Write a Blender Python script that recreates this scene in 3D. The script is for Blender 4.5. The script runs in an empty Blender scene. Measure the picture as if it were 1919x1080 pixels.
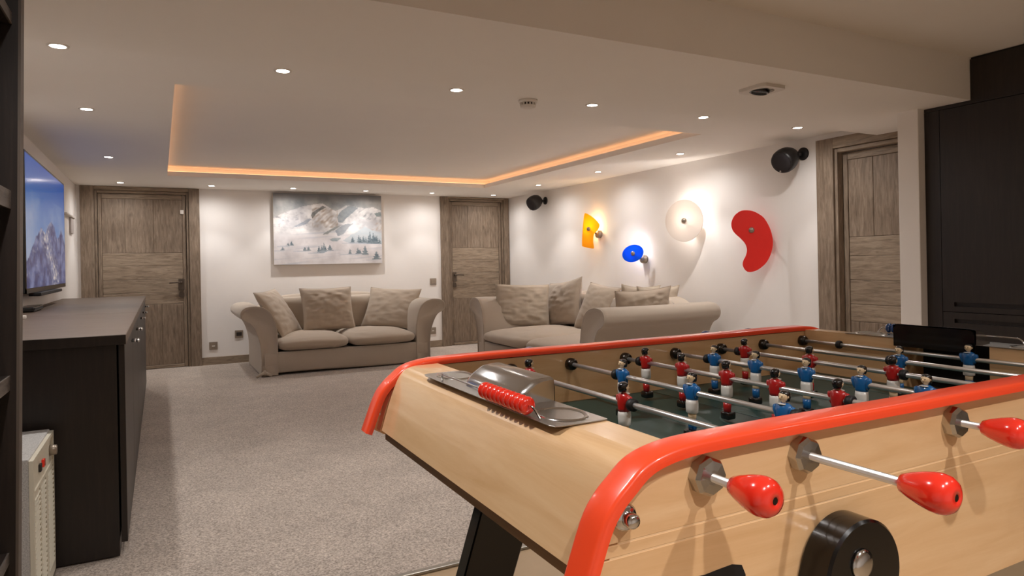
import bpy, bmesh, math, random
from mathutils import Matrix, Vector, noise

# ------------------------------------------------------------------ camera, world, exposure
SC = bpy.context.scene
COL = SC.collection
rnd = random.Random(7)
YAW, PITCH, ROLL, FPX, CY = 0.4815176, 0.0006167, -0.01846735, 1263.712, 491.354
cam = bpy.data.cameras.new('camera'); camo = bpy.data.objects.new('camera', cam); COL.objects.link(camo)
fw = Vector((math.sin(YAW)*math.cos(PITCH), math.cos(YAW)*math.cos(PITCH), math.sin(PITCH)))
rt = Vector((math.cos(YAW), -math.sin(YAW), 0)); up = rt.cross(fw)
r2 = math.cos(ROLL)*rt + math.sin(ROLL)*up; u2 = -math.sin(ROLL)*rt + math.cos(ROLL)*up
m = Matrix((r2, u2, -fw)).transposed().to_4x4(); m.translation = (0, 0, 1.15)
camo.matrix_world = m
cam.sensor_width = 36; cam.lens = FPX/1919*36; cam.shift_y = -(540-CY)/1919; cam.clip_start = .02
SC.camera = camo
w = bpy.data.worlds.new('world'); SC.world = w; w.use_nodes = True
w.node_tree.nodes['Background'].inputs[0].default_value = (1, .9, .8, 1)
w.node_tree.nodes['Background'].inputs[1].default_value = .05
SC.view_settings.view_transform = 'Standard'; SC.view_settings.look = 'None'
SC.view_settings.exposure = 0.7; SC.view_settings.gamma = 1.0; SC.view_settings.use_curve_mapping = False
SPOT_W = 9.5          # narrow beam of one recessed downlight
WIDE_W = 10.8          # wide fill lamp added to each downlight
NEAR_WIDE = 11.0  # the same added fill for the near ceiling
SC.cycles.diffuse_bounces = 7

# ------------------------------------------------------------------ measures of the room
ZC, ZS, ZN = 2.085, 2.0, 2.236      # far ceiling, beam soffit, near ceiling
XL, XR, D = -.804, 4.52, 8.739      # left wall, right wall, back wall
YF = -1.7                            # wall behind the camera
BY0, BY1 = 2.12, 3.01                # beam
KX = 3.98                            # front of the tall cupboards

# ------------------------------------------------------------------ helpers
def lin(c):
    return tuple((x/255/12.92 if x/255 <= .04045 else ((x/255+.055)/1.055)**2.4) for x in c)

def tag(o, label=None, cat=None, group=None, kind=None):
    if label: o['label'] = label
    if cat: o['category'] = cat
    if group: o['group'] = group
    if kind: o['kind'] = kind
    return o

def empty(name, loc=(0, 0, 0), rz=0, **k):
    o = bpy.data.objects.new(name, None); COL.objects.link(o)
    o.empty_display_size = .05
    o.location = loc; o.rotation_euler = (0, 0, rz)
    return tag(o, **k)

def link(name, me, mat=None, parent=None, smooth=False, world=True, **k):
    """links a mesh; with world=True its vertices are world coordinates"""
    o = bpy.data.objects.new(name, me); COL.objects.link(o)
    if mat and not me.materials: me.materials.append(mat)
    if smooth:
        me.polygons.foreach_set('use_smooth', [True]*len(me.polygons))
        if smooth == 'auto': me.set_sharp_from_angle(angle=math.radians(35))
    if parent:
        o.parent = parent
        if world and parent.type == 'EMPTY' and parent.parent is None:
            mw = Matrix.Translation(parent.location) @ Matrix.Rotation(parent.rotation_euler.z, 4, 'Z')
            o.matrix_parent_inverse = mw.inverted()
    return tag(o, **k)

def obj(name, vf, mat, parent=None, smooth=False, world=True, **k):
    v, f = vf
    me = bpy.data.meshes.new(name); me.from_pydata([tuple(p) for p in v], [], f); me.update()
    bm = bmesh.new(); bm.from_mesh(me); bmesh.ops.recalc_face_normals(bm, faces=bm.faces); bm.to_mesh(me); bm.free()
    return link(name, me, mat, parent, smooth, world, **k)

def join(*parts):
    V, F = [], []
    for v, f in parts:
        n = len(V); V += [tuple(p) for p in v]; F += [tuple(i+n for i in q) for q in f]
    return V, F

def xf(vf, mat):
    return [tuple(mat @ Vector(p)) for p in vf[0]], vf[1]

def box(x0, x1, y0, y1, z0, z1):
    v = [(x, y, z) for x in (x0, x1) for y in (y0, y1) for z in (z0, z1)]
    return v, [(0, 1, 3, 2), (4, 6, 7, 5), (0, 4, 5, 1), (2, 3, 7, 6), (0, 2, 6, 4), (1, 5, 7, 3)]

def rbox(x0, x1, y0, y1, z0, z1, r=.004, seg=2):
    bm = bmesh.new()
    v, f = box(x0, x1, y0, y1, z0, z1)
    vs = [bm.verts.new(p) for p in v]
    for q in f: bm.faces.new([vs[i] for i in q])
    bmesh.ops.recalc_face_normals(bm, faces=bm.faces)
    bmesh.ops.bevel(bm, geom=list(bm.edges), offset=r, segments=seg, profile=.5, affect='EDGES')
    bm.verts.index_update()
    out = [tuple(x.co) for x in bm.verts], [tuple(x.index for x in q.verts) for q in bm.faces]
    bm.free(); return out

def prism(pts, h0, h1, axis='Z', bev=0):
    """polygon pts (a,b) pulled along axis from h0 to h1; axis X:(y,z) Y:(x,z) Z:(x,y)"""
    def P(a, b, h): return {'X': (h, a, b), 'Y': (a, h, b), 'Z': (a, b, h)}[axis]
    n = len(pts)
    if bev:
        cx = sum(p[0] for p in pts)/n; cy = sum(p[1] for p in pts)/n
        ins = []
        for i in range(n):
            p, q, r_ = Vector(pts[i-1]), Vector(pts[i]), Vector(pts[(i+1) % n])
            t = (r_-p).normalized(); nn = Vector((-t.y, t.x))
            if nn.dot(Vector((cx, cy))-q) < 0 and not bev_keep: nn = -nn
            ins.append((q.x+nn.x*bev*orient(pts), q.y+nn.y*bev*orient(pts)))
        s = 1 if h1 > h0 else -1
        rings = [(ins, h0), (pts, h0+s*bev), (pts, h1-s*bev), (ins, h1)]
    else:
        rings = [(pts, h0), (pts, h1)]
    v = [P(a, b, h) for ring, h in rings for a, b in ring]
    f = [tuple(range(n))[::-1], tuple(range((len(rings)-1)*n, len(rings)*n))]
    for k in range(len(rings)-1):
        for i in range(n):
            j = (i+1) % n
            f.append((k*n+i, k*n+j, (k+1)*n+j, (k+1)*n+i))
    return v, f
bev_keep = True
def orient(pts):
    a = sum(pts[i-1][0]*pts[i][1]-pts[i][0]*pts[i-1][1] for i in range(len(pts)))
    return 1 if a > 0 else -1

def basis(d):
    d = Vector(d).normalized()
    a = Vector((0, 0, 1)) if abs(d.z) < .9 else Vector((1, 0, 0))
    u = d.cross(a).normalized(); return u, d.cross(u).normalized()

def lathe(prof, p=(0, 0, 0), d=(0, 0, 1), n=24, caps=True):
    """prof: list of (radius, distance along d)"""
    u, v_ = basis(d); d = Vector(d).normalized(); p = Vector(p)
    V, F = [], []
    for r, h in prof:
        for i in range(n):
            t = 2*math.pi*i/n; V.append(tuple(p+d*h+u*(r*math.cos(t))+v_*(r*math.sin(t))))
    for k in range(len(prof)-1):
        for i in range(n):
            j = (i+1) % n; F.append((k*n+i, k*n+j, (k+1)*n+j, (k+1)*n+i))
    if caps:
        F.append(tuple(range(n))[::-1]); F.append(tuple(range((len(prof)-1)*n, len(prof)*n)))
    return V, F

def rod(a, b, r, n=16):
    a, b = Vector(a), Vector(b); return lathe([(r, 0), (r, (b-a).length)], a, b-a, n)

def tube(path, r, n=10):
    path = [Vector(p) for p in path]; V, F = [], []
    u = None
    for i, p in enumerate(path):
        t = (path[min(i+1, len(path)-1)]-path[max(i-1, 0)]).normalized()
        if u is None: u, _ = basis(t)
        u = (u-t*u.dot(t)).normalized(); w_ = t.cross(u)
        for k in range(n):
            a = 2*math.pi*k/n; V.append(tuple(p+u*(r*math.cos(a))+w_*(r*math.sin(a))))
    for i in range(len(path)-1):
        for k in range(n):
            j = (k+1) % n; F.append((i*n+k, i*n+j, (i+1)*n+j, (i+1)*n+k))
    F.append(tuple(range(n))[::-1]); F.append(tuple(range((len(path)-1)*n, len(path)*n)))
    return V, F

def ellipsoid(c, r, n=16, m_=10, cut=None):
    V, F = [], []
    for i in range(m_+1):
        ph = -math.pi/2+math.pi*i/m_
        for k in range(n):
            t = 2*math.pi*k/n
            V.append((c[0]+r[0]*math.cos(ph)*math.cos(t), c[1]+r[1]*math.cos(ph)*math.sin(t), c[2]+r[2]*math.sin(ph)))
    for i in range(m_):
        for k in range(n):
            j = (k+1) % n; F.append((i*n+k, i*n+j, (i+1)*n+j, (i+1)*n+k))
    return V, F

def smooth_closed(pts, sub=4):
    n = len(pts); out = []
    for i in range(n):
        p0, p1, p2, p3 = [Vector(pts[(i+k-1) % n]) for k in range(4)]
        for s in range(sub):
            t = s/sub
            out.append(tuple(.5*((2*p1)+(-p0+p2)*t+(2*p0-5*p1+4*p2-p3)*t*t+(-p0+3*p1-3*p2+p3)*t**3)))
    return out

def smooth_open(pts, sub=6):
    out = []
    for i in range(len(pts)-1):
        p0 = Vector(pts[max(i-1, 0)]); p1 = Vector(pts[i]); p2 = Vector(pts[i+1]); p3 = Vector(pts[min(i+2, len(pts)-1)])
        for s in range(sub):
            t = s/sub
            out.append(tuple(.5*((2*p1)+(-p0+p2)*t+(2*p0-5*p1+4*p2-p3)*t*t+(-p0+3*p1-3*p2+p3)*t**3)))
    out.append(tuple(pts[-1])); return out

def copy_tree(o, parent=None):
    c = o.copy(); COL.objects.link(c); c.parent = parent
    if parent: c.matrix_parent_inverse = o.matrix_parent_inverse.copy()
    for ch in list(o.children):
        if ch.type != 'LIGHT': copy_tree(ch, c)
    return c

# ------------------------------------------------------------------ materials
def mat(name, col, rough=.5, metal=0, spec=.5, noise_amt=0, nscale=30, bump=0, bscale=200, coat=0, vec_scale=None,
        col2=None, emit=None, estr=0, trans=0, sheen=0, detail=4, bdist=.002):
    M = bpy.data.materials.new(name); M.use_nodes = True
    nt = M.node_tree; b = nt.nodes['Principled BSDF']; N = nt.nodes.new; L = nt.links.new
    c = lin(col)
    b.inputs['Base Color'].default_value = (*c, 1); b.inputs['Roughness'].default_value = rough
    b.inputs['Metallic'].default_value = metal; b.inputs['Specular IOR Level'].default_value = spec
    b.inputs['Coat Weight'].default_value = coat; b.inputs['Coat Roughness'].default_value = .08
    b.inputs['Transmission Weight'].default_value = trans
    b.inputs['Sheen Weight'].default_value = sheen
    if emit:
        b.inputs['Emission Color'].default_value = (*lin(emit), 1); b.inputs['Emission Strength'].default_value = estr
    tc = None
    def coords(sc):
        nonlocal tc
        if tc is None: tc = N('ShaderNodeTexCoord')
        mp = N('ShaderNodeMapping'); L(tc.outputs['Object'], mp.inputs[0]); mp.inputs['Scale'].default_value = sc; return mp
    if noise_amt or col2:
        mp = coords(vec_scale or (1, 1, 1))
        nz = N('ShaderNodeTexNoise'); L(mp.outputs[0], nz.inputs['Vector']); nz.inputs['Scale'].default_value = nscale
        nz.inputs['Detail'].default_value = detail; nz.inputs['Roughness'].default_value = .6
        rp = N('ShaderNodeValToRGB'); L(nz.outputs['Fac'], rp.inputs[0])
        rp.color_ramp.elements[0].position = .3; rp.color_ramp.elements[1].position = .7
        c2 = lin(col2) if col2 else tuple(x*(1-noise_amt) for x in c)
        rp.color_ramp.elements[0].color = (*c2, 1); rp.color_ramp.elements[1].color = (*c, 1)
        L(rp.outputs[0], b.inputs['Base Color'])
    if bump:
        mp = coords(vec_scale or (1, 1, 1))
        nz = N('ShaderNodeTexNoise'); L(mp.outputs[0], nz.inputs['Vector']); nz.inputs['Scale'].default_value = bscale
        nz.inputs['Detail'].default_value = 3
        bp = N('ShaderNodeBump'); bp.inputs['Strength'].default_value = bump; bp.inputs['Distance'].default_value = bdist
        L(nz.outputs['Fac'], bp.inputs['Height']); L(bp.outputs[0], b.inputs['Normal'])
    return M

def wood(name, cols, scale, rough=.45, knots=0, bump=.15, coat=0, rand=.07, ring=7):
    """grained wood: scale stretches the noise along the grain; cols = dark, mid, light"""
    M = bpy.data.materials.new(name); M.use_nodes = True
    nt = M.node_tree; b = nt.nodes['Principled BSDF']; N = nt.nodes.new; L = nt.links.new
    b.inputs['Roughness'].default_value = rough; b.inputs['Coat Weight'].default_value = coat; b.inputs['Coat Roughness'].default_value = .1
    tc = N('ShaderNodeTexCoord'); oi = N('ShaderNodeObjectInfo')
    ad = N('ShaderNodeVectorMath'); ad.operation = 'ADD'
    cmb = N('ShaderNodeCombineXYZ'); mu = N('ShaderNodeMath'); mu.operation = 'MULTIPLY'; mu.inputs[1].default_value = 7.3
    L(oi.outputs['Random'], mu.inputs[0])
    for i in range(3): L(mu.outputs[0], cmb.inputs[i])
    L(tc.outputs['Object'], ad.inputs[0]); L(cmb.outputs[0], ad.inputs[1])
    mp = N('ShaderNodeMapping'); L(ad.outputs[0], mp.inputs[0]); mp.inputs['Scale'].default_value = scale
    n1 = N('ShaderNodeTexNoise'); L(mp.outputs[0], n1.inputs['Vector']); n1.inputs['Scale'].default_value = ring
    n1.inputs['Detail'].default_value = 6; n1.inputs['Roughness'].default_value = .65; n1.inputs['Distortion'].default_value = .6
    rp = N('ShaderNodeValToRGB'); L(n1.outputs['Fac'], rp.inputs[0])
    e = rp.color_ramp.elements; e[0].position = .28; e[0].color = (*lin(cols[0]), 1); e[1].position = .72; e[1].color = (*lin(cols[2]), 1)
    x = e.new(.5); x.color = (*lin(cols[1]), 1)
    hs = N('ShaderNodeHueSaturation'); L(rp.outputs[0], hs.inputs['Color'])
    mr = N('ShaderNodeMapRange'); L(oi.outputs['Random'], mr.inputs[0]); mr.inputs[3].default_value = 1-rand; mr.inputs[4].default_value = 1+rand
    L(mr.outputs[0], hs.inputs['Value'])
    out = hs.outputs[0]
    if knots:
        vo = N('ShaderNodeTexVoronoi'); vo.inputs['Scale'].default_value = knots
        mp2 = N('ShaderNodeMapping'); L(ad.outputs[0], mp2.inputs[0]); mp2.inputs['Scale'].default_value = tuple(.6+.4*min(1, s/6) for s in scale)
        L(mp2.outputs[0], vo.inputs['Vector'])
        r2_ = N('ShaderNodeValToRGB'); L(vo.outputs['Distance'], r2_.inputs[0])
        r2_.color_ramp.elements[0].position = .02; r2_.color_ramp.elements[0].color = (.32, .27, .22, 1)
        r2_.color_ramp.elements[1].position = .075; r2_.color_ramp.elements[1].color = (1, 1, 1, 1)
        mx = N('ShaderNodeMix'); mx.data_type = 'RGBA'; mx.blend_type = 'MULTIPLY'; mx.inputs[0].default_value = .5
        L(out, mx.inputs[6]); L(r2_.outputs[0], mx.inputs[7]); out = mx.outputs[2]
    L(out, b.inputs['Base Color'])
    bp = N('ShaderNodeBump'); bp.inputs['Strength'].default_value = bump; bp.inputs['Distance'].default_value = .003
    L(n1.outputs['Fac'], bp.inputs['Height']); L(bp.outputs[0], b.inputs['Normal'])
    return M

def painted(name, rough=.6, emit=0):
    M = bpy.data.materials.new(name); M.use_nodes = True
    nt = M.node_tree; b = nt.nodes['Principled BSDF']; a = nt.nodes.new('ShaderNodeVertexColor'); a.layer_name = 'paint'
    b.inputs['Roughness'].default_value = rough
    if emit:
        b.inputs['Base Color'].default_value = (.01, .01, .01, 1)
        nt.links.new(a.outputs[0], b.inputs['Emission Color']); b.inputs['Emission Strength'].default_value = emit
    else:
        nt.links.new(a.outputs[0], b.inputs['Base Color'])
    return M

def emission(name, col, s):
    M = bpy.data.materials.new(name); M.use_nodes = True
    nt = M.node_tree; nt.nodes.remove(nt.nodes['Principled BSDF']); e = nt.nodes.new('ShaderNodeEmission')
    e.inputs[0].default_value = (*lin(col), 1); e.inputs[1].default_value = s
    nt.links.new(e.outputs[0], nt.nodes['Material Output'].inputs[0]); return M

m_wall = mat('white_wall_paint', (238, 234, 230), .75, noise_amt=.02, nscale=3, bump=.05, bscale=90)
m_ceil = mat('ceiling_paint', (246, 242, 236), .8, noise_amt=.02, nscale=2)
m_floor = mat('beige_floor', (178, 152, 120), .4, noise_amt=.12, nscale=4)
def carpet_mat():
    M = bpy.data.materials.new('carpet_pile'); M.use_nodes = True
    nt = M.node_tree; b = nt.nodes['Principled BSDF']; N = nt.nodes.new; L = nt.links.new
    b.inputs['Roughness'].default_value = .95; b.inputs['Specular IOR Level'].default_value = .1; b.inputs['Sheen Weight'].default_value = .3
    tc = N('ShaderNodeTexCoord')
    n1 = N('ShaderNodeTexNoise'); n1.inputs['Scale'].default_value = 130; n1.inputs['Detail'].default_value = 3; n1.inputs['Roughness'].default_value = .7
    n2 = N('ShaderNodeTexNoise'); n2.inputs['Scale'].default_value = 3.2; n2.inputs['Detail'].default_value = 3; n2.inputs['Distortion'].default_value = .8
    for n in (n1, n2): L(tc.outputs['Object'], n.inputs['Vector'])
    rp = N('ShaderNodeValToRGB'); L(n1.outputs['Fac'], rp.inputs[0])
    e = rp.color_ramp.elements; e[0].position = .33; e[0].color = (*lin((124, 110, 98)), 1); e[1].position = .66; e[1].color = (*lin((222, 208, 195)), 1)
    r2_ = N('ShaderNodeValToRGB'); L(n2.outputs['Fac'], r2_.inputs[0])
    e = r2_.color_ramp.elements; e[0].position = .35; e[0].color = (.86, .86, .86, 1); e[1].position = .65; e[1].color = (1, 1, 1, 1)
    mx = N('ShaderNodeMix'); mx.data_type = 'RGBA'; mx.blend_type = 'MULTIPLY'; mx.inputs[0].default_value = 1
    L(rp.outputs[0], mx.inputs[6]); L(r2_.outputs[0], mx.inputs[7]); L(mx.outputs[2], b.inputs['Base Color'])
    bp = N('ShaderNodeBump'); bp.inputs['Strength'].default_value = .6; bp.inputs['Distance'].default_value = .008
    L(n1.outputs['Fac'], bp.inputs['Height']); L(bp.outputs[0], b.inputs['Normal'])
    return M
m_carpet = carpet_mat()
GREY_WOOD = ((97, 82, 67), (128, 111, 94), (152, 135, 116))
m_doorv = wood('grey_wood_upright', GREY_WOOD, (7, 7, .9), .6, knots=2.6, bump=.3)
m_doorh = wood('grey_wood_level', ((104, 89, 73), (141, 124, 105), (164, 147, 127)), (.9, 7, 7), .6, knots=2.4, bump=.3)
m_doorhy = wood('grey_wood_level_side', GREY_WOOD, (7, .9, 7), .6, knots=2.4, bump=.3)
BEECH = ((218, 174, 124), (228, 187, 139), (236, 199, 153))
m_beech = wood('lacquered_beech', BEECH, (.8, 9, 9), .3, bump=.02, coat=.6, rand=.02, ring=4)
m_beechy = wood('lacquered_beech_end', BEECH, (9, .8, 9), .3, bump=.02, coat=.6, rand=.02, ring=4)
m_beechd = wood('brown_ply', ((124, 94, 64), (140, 108, 76), (154, 122, 88)), (9, .8, 9), .5, bump=.05, rand=.02)
m_dark = wood('black_brown_wood', ((27, 21, 18), (35, 27, 23), (44, 35, 30)), (8, 8, .6), .42, bump=.08, rand=.05)
m_top = wood('black_brown_worktop', ((84, 68, 56), (100, 83, 69), (114, 97, 82)), (.6, 7, 7), .45, bump=.06, rand=.05)  # browns raised to put the worktop's sheen into the base colour
m_edge = mat('brown_edge_band', (88, 77, 68), .5)
m_shelf_lit = wood('lit_shelf_front', ((60, 52, 46), (92, 84, 78), (120, 112, 104)), (7, .8, 7), .5, bump=.1)  # paler than the case: light on the shelf fronts put into the colour
m_linen = mat('beige_linen', (181, 167, 151), .9, noise_amt=.10, nscale=420, bump=.35, bscale=520, sheen=.25, bdist=.0012)
m_linen2 = mat('washed_linen', (176, 160, 142), .9, noise_amt=.12, nscale=380, bump=.4, bscale=480, sheen=.25, bdist=.0012)
m_linen3 = mat('pale_linen', (188, 174, 156), .9, noise_amt=.12, nscale=380, bump=.4, bscale=480, sheen=.25, bdist=.0012)
m_red = mat('red_lacquer', (250, 80, 42), .3, coat=.35, spec=.4)
m_redh = mat('red_handle', (238, 50, 32), .2, coat=.8)
m_blueh = mat('blue_handle', (20, 70, 130), .2, coat=.8)
m_black = mat('black_gloss', (7, 6, 6), .22, coat=.25, spec=.35)
m_blackm = mat('black_matt', (16, 14, 14), .6)
m_chrome = mat('chrome', (205, 205, 205), .14, 1)
m_bearing = mat('bearing_chrome', (190, 188, 185), .12, 1)
m_steel = mat('brushed_steel', (178, 174, 168), .3, 1, noise_amt=.1, nscale=60, vec_scale=(12, 1, 12))
m_darkmetal = mat('dark_steel', (70, 66, 62), .28, 1)
m_field = mat('green_field', (30, 62, 56), .4, noise_amt=.2, nscale=5)
m_skin = mat('player_skin', (232, 205, 165), .35, coat=.4)
m_hair = mat('player_black', (14, 12, 12), .25, coat=.5)
m_shirt_r = mat('player_red', (176, 22, 22), .3, coat=.5)
m_shirt_b = mat('player_blue', (18, 96, 158), .3, coat=.5)
m_short = mat('player_white', (225, 222, 215), .35, coat=.4)
m_rodsteel = mat('rod_steel', (222, 220, 218), .3, .85)
m_groove_glint = mat('painted_groove_glint', (240, 205, 160), .4)  # pale tone for the light caught on the groove edges
m_rubber = mat('black_rubber', (18, 17, 18), .55)
m_white = mat('white_plastic', (224, 218, 210), .5)
m_plate = mat('satin_nickel', (158, 146, 132), .38, .6)
m_socket = mat('dark_socket', (40, 34, 30), .5)
m_heater = mat('cream_enamel', (214, 208, 190), .45)
m_heaterg = mat('speckled_grey', (206, 204, 200), .6, col2=(150, 148, 146), nscale=260)
m_speaker = mat('speaker_black', (26, 23, 23), .4)
m_grille = mat('speaker_cloth', (36, 31, 33), .85, bump=.3, bscale=900)
m_lamp = emission('lamp_glow', (255, 240, 226), 22)
m_led = emission('warm_led', (255, 184, 130), 1.7)
m_iron = mat('black_iron', (84, 72, 61), .5, .4)
m_alu = mat('aluminium_strip', (170, 166, 158), .35, .9)
m_paint = painted('oil_paint', .55)
m_screen = painted('screen_picture', .15, .40)
m_canvas = mat('canvas_edge', (196, 186, 172), .8)

# ------------------------------------------------------------------ the setting
def struct(name, vf, mt, label, cat, parent=None, smooth=False):
    return obj(name, vf, mt, parent, smooth, label=label, category=None, kind='structure') if False else tag(obj(name, vf, mt, parent, smooth), label, cat, None, 'structure')

struct('floor', box(XL-.1, 4.6, YF, 2.39, -.1, 0), m_floor, 'smooth beige hard floor under the football table', 'floor')
struct('floor_carpet', box(XL-.1, XR+.1, 2.39, D+.1, -.1, .004), m_carpet, 'beige and grey speckled carpet covering the sitting area', 'carpet')
struct('trim_1', rbox(-.3, KX, 2.375, 2.405, 0, .012, .004), m_alu, 'thin metal strip between carpet and hard floor', 'floor trim')
# back wall between and around the two doors (the doors fill their openings up to the ceiling)
D1 = (-.764, .425); D2 = (3.455, 4.512)
struct('wall_back', join(box(XL-.1, D1[0], D, D+.1, 0, ZC+.2), box(D1[1], D2[0], D, D+.1, 0, ZC+.2), box(D2[1], XR+.1, D, D+.1, 0, ZC+.2),
       box(D1[0], D1[1], D+.06, D+.1, 0, ZC+.2), box(D2[0], D2[1], D+.06, D+.1, 0, ZC+.2)), m_wall, 'white back wall behind the smaller sofa', 'wall')
struct('wall_left', box(XL-.1, XL, YF, D+.1, 0, ZN+.1), m_wall, 'white left wall behind the television', 'wall')
D3 = (2.46, 3.512)
struct('wall_right', join(box(XR, XR+.1, D3[1], D+.1, 0, ZC+.2), box(XR, XR+.1, D3[0], D3[1], 2.042, ZC+.2), box(XR+.08, XR+.12, D3[0], D3[1], 0, 2.1),
       box(XR, XR+.1, 2.36, D3[0], 0, ZC+.2)), m_wall, 'white right wall carrying four coloured lamps', 'wall')
struct('wall_return', rbox(3.922, 4.6, 2.376, 2.50, 0, ZS+.01, .004), m_wall, 'white wall end standing beside the dark tall cupboards', 'wall')
struct('wall_front', box(XL-.1, 4.7, YF-.1, YF, 0, ZN+.1), m_wall, 'white wall behind the camera', 'wall')
struct('wall_side', box(4.6, 4.7, YF, 2.5, 0, ZN+.1), m_wall, 'white wall behind the tall cupboards', 'wall')
# ceilings: far ceiling with its opening for the lit recess, beam and near ceiling
CX0, CX1, CY0, CY1 = .082, 3.61, 3.81, 7.60
LIP, ZU = .047, 2.19
struct('ceiling', join(box(XL-.1, CX0, BY1-.1, D+.1, ZC, ZC+LIP), box(CX1, XR+.1, BY1-.1, D+.1, ZC, ZC+LIP),
       box(CX0, CX1, BY1-.1, CY0, ZC, ZC+LIP), box(CX0, CX1, CY1, D+.1, ZC, ZC+LIP)), m_ceil, 'white far ceiling around the lit recess', 'ceiling')
TR = .11
struct('ceiling_recess', join(box(CX0-TR-.05, CX1+TR+.05, CY0-TR-.05, CY1+TR+.05, ZU, ZU+.05),
       box(CX0-TR-.05, CX0-TR, CY0-TR-.05, CY1+TR+.05, ZC+LIP, ZU), box(CX1+TR, CX1+TR+.05, CY0-TR-.05, CY1+TR+.05, ZC+LIP, ZU),
       box(CX0-TR, CX1+TR, CY0-TR-.05, CY0-TR, ZC+LIP, ZU), box(CX0-TR, CX1+TR, CY1+TR, CY1+TR+.05, ZC+LIP, ZU)),
       m_ceil, 'raised centre panel of the far ceiling', 'ceiling')
struct('ceiling_beam', box(XL-.05, 4.62, BY0, BY1, ZS, ZN+.12), m_ceil, 'wide dropped ceiling beam crossing the room', 'ceiling beam')
struct('ceiling_near', box(XL-.1, 4.7, YF-.1, BY0+.01, ZN, ZN+.1), m_ceil, 'near ceiling above the football table', 'ceiling')
struct('baseboard_back', rbox(D1[1], D2[0], D-.018, D, 0, .095, .003), m_doorh, 'grey wooden baseboard along the back wall', 'baseboard')
struct('baseboard_right', rbox(XR-.018, XR, D3[1], D-.02, 0, .095, .003), m_doorhy, 'grey wooden baseboard along the lamp wall', 'baseboard')

# LED strips lying in the trough of the recess
led = empty('led_cove_light', (CX0, CY0, ZC+LIP), label='warm orange strip light hidden around the ceiling recess', cat='strip light')
zl0, zl1 = ZC+LIP+.001, ZC+LIP+.012
obj('led_strip', box(CX0-.085, CX0-.07, CY0-.08, CY1+.08, zl0, zl1), m_led, led)
obj('led_strip', box(CX1+.07, CX1+.085, CY0-.08, CY1+.08, zl0, zl1), m_led, led)
obj('led_strip', box(CX0-.06, CX1+.06, CY0-.085, CY0-.07, zl0, zl1), m_led, led)
obj('led_strip', box(CX0-.06, CX1+.06, CY1+.07, CY1+.085, zl0, zl1), m_led, led)

# ------------------------------------------------------------------ doors (local: x across, y out of the wall towards the viewer is -y, z up)
def plank(x0, x1, z0, z1, y0, y1, mt, parent):
    return obj('plank', rbox(x0+.0012, x1-.0012, y0, y1, z0+.0012, z1-.0012, .0025, 1), mt, parent, world=False)

def door(name, W, H, lx0, lx1, lz, splits_top, hz, splits_bot, loc, rz, recess, hside, label, mv, mh, foot=True):
    """W,H outer frame; the leaf spans lx0..lx1 and up to lz"""
    t = empty(name, loc, rz, label=label, cat='door', kind='structure')
    cw0, cw1 = lx0-.03, W-lx1-.03
    # casing boards and head
    obj('casing', rbox(0, cw0, -.03, .02, 0, H, .004), mv, t, world=False)
    obj('casing', rbox(W-cw1, W, -.03, .02, 0, H, .004), mv, t, world=False)
    obj('casing_head', rbox(cw0+.001, W-cw1-.001, -.03, .02, lz+.035, H, .004), mh, t, world=False)
    # stepped inner jamb
    obj('jamb', rbox(cw0+.002, lx0-.004, -.012, .055, 0, lz+.032, .003), mv, t, world=False)
    obj('jamb', rbox(lx1+.004, W-cw1-.002, -.012, .055, 0, lz+.032, .003), mv, t, world=False)
    obj('jamb_head', rbox(lx0-.003, lx1+.003, -.012, .055, lz+.004, lz+.032, .003), mh, t, world=False)
    y0 = recess
    leaf = obj('door_leaf', box(lx0, lx1, y0+.012, y0+.035, .008, lz), mv, t, world=False)
    s = .055
    plank(lx0, lx0+s*.7, .008, lz, y0, y0+.03, mv, leaf); plank(lx1-s*.7, lx1, .008, lz, y0, y0+.03, mv, leaf)
    plank(lx0+s*.7, lx1-s*.7, lz-s, lz, y0, y0+.03, mh, leaf); plank(lx0+s*.7, lx1-s*.7, .008, .045, y0-.004, y0+.03, mh, leaf)
    a, b = lx0+s*.7, lx1-s*.7
    y1 = y0+.006
    xs = [a]+[a+(b-a)*q for q in splits_top]+[b]
    for i in range(len(xs)-1): plank(xs[i], xs[i+1], hz[0], lz-s, y1, y1+.02, mv, leaf)
    for i in range(len(hz)-1): plank(a, b, hz[i+1], hz[i], y1, y1+.02, mh, leaf)
    xs = [a]+[a+(b-a)*q for q in splits_bot]+[b]
    for i in range(len(xs)-1): plank(xs[i], xs[i+1], .045, hz[-1], y1, y1+.02, mv, leaf)
    # wrought handle: plate, neck, lever, key plate
    hx = lx1-.06 if hside > 0 else lx0+.06
    h = obj('door_handle', rbox(hx-.03, hx+.03, y0-.008, y0-.0005, .90, 1.03, .003), m_iron, t, world=False)
    obj('lever', join(rod((hx, y0-.008, .99), (hx, y0-.055, .99), .009, 12), tube([(hx, y0-.05, .99), (hx-hside*.05, y0-.052, .992), (hx-hside*.125, y0-.048, .985)], .0085)),
        m_iron, h, True, world=False)
    obj('key_plate', join(prism(smooth_closed([(hx-.024, .82), (hx+.024, .82), (hx+.02, .88), (hx-.02, .88)], 3), y0-.007, y0-.0005, 'Y')), m_iron, t, world=False)
    return t

d1 = door('door_1', D1[1]-D1[0], 2.083, .162, 1.045, 2.005, (.28, .63), (1.335, 1.19, 1.03, .88, .745), (.4, .72), (D1[0], D, 0), 0, .012, 1,
     'grey weathered wooden door in the corner behind the dark sideboard', m_doorv, m_doorh)
d2 = door('door_2', D2[1]-D2[0], 2.083, .143, .945, 2.02, (.33, .66), (1.37, 1.2, 1.02, .84, .66), (.36, .7), (D2[0], D, 0), 0, .012, -1,
     'grey weathered wooden door between the two sofas', m_doorv, m_doorh)
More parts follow.
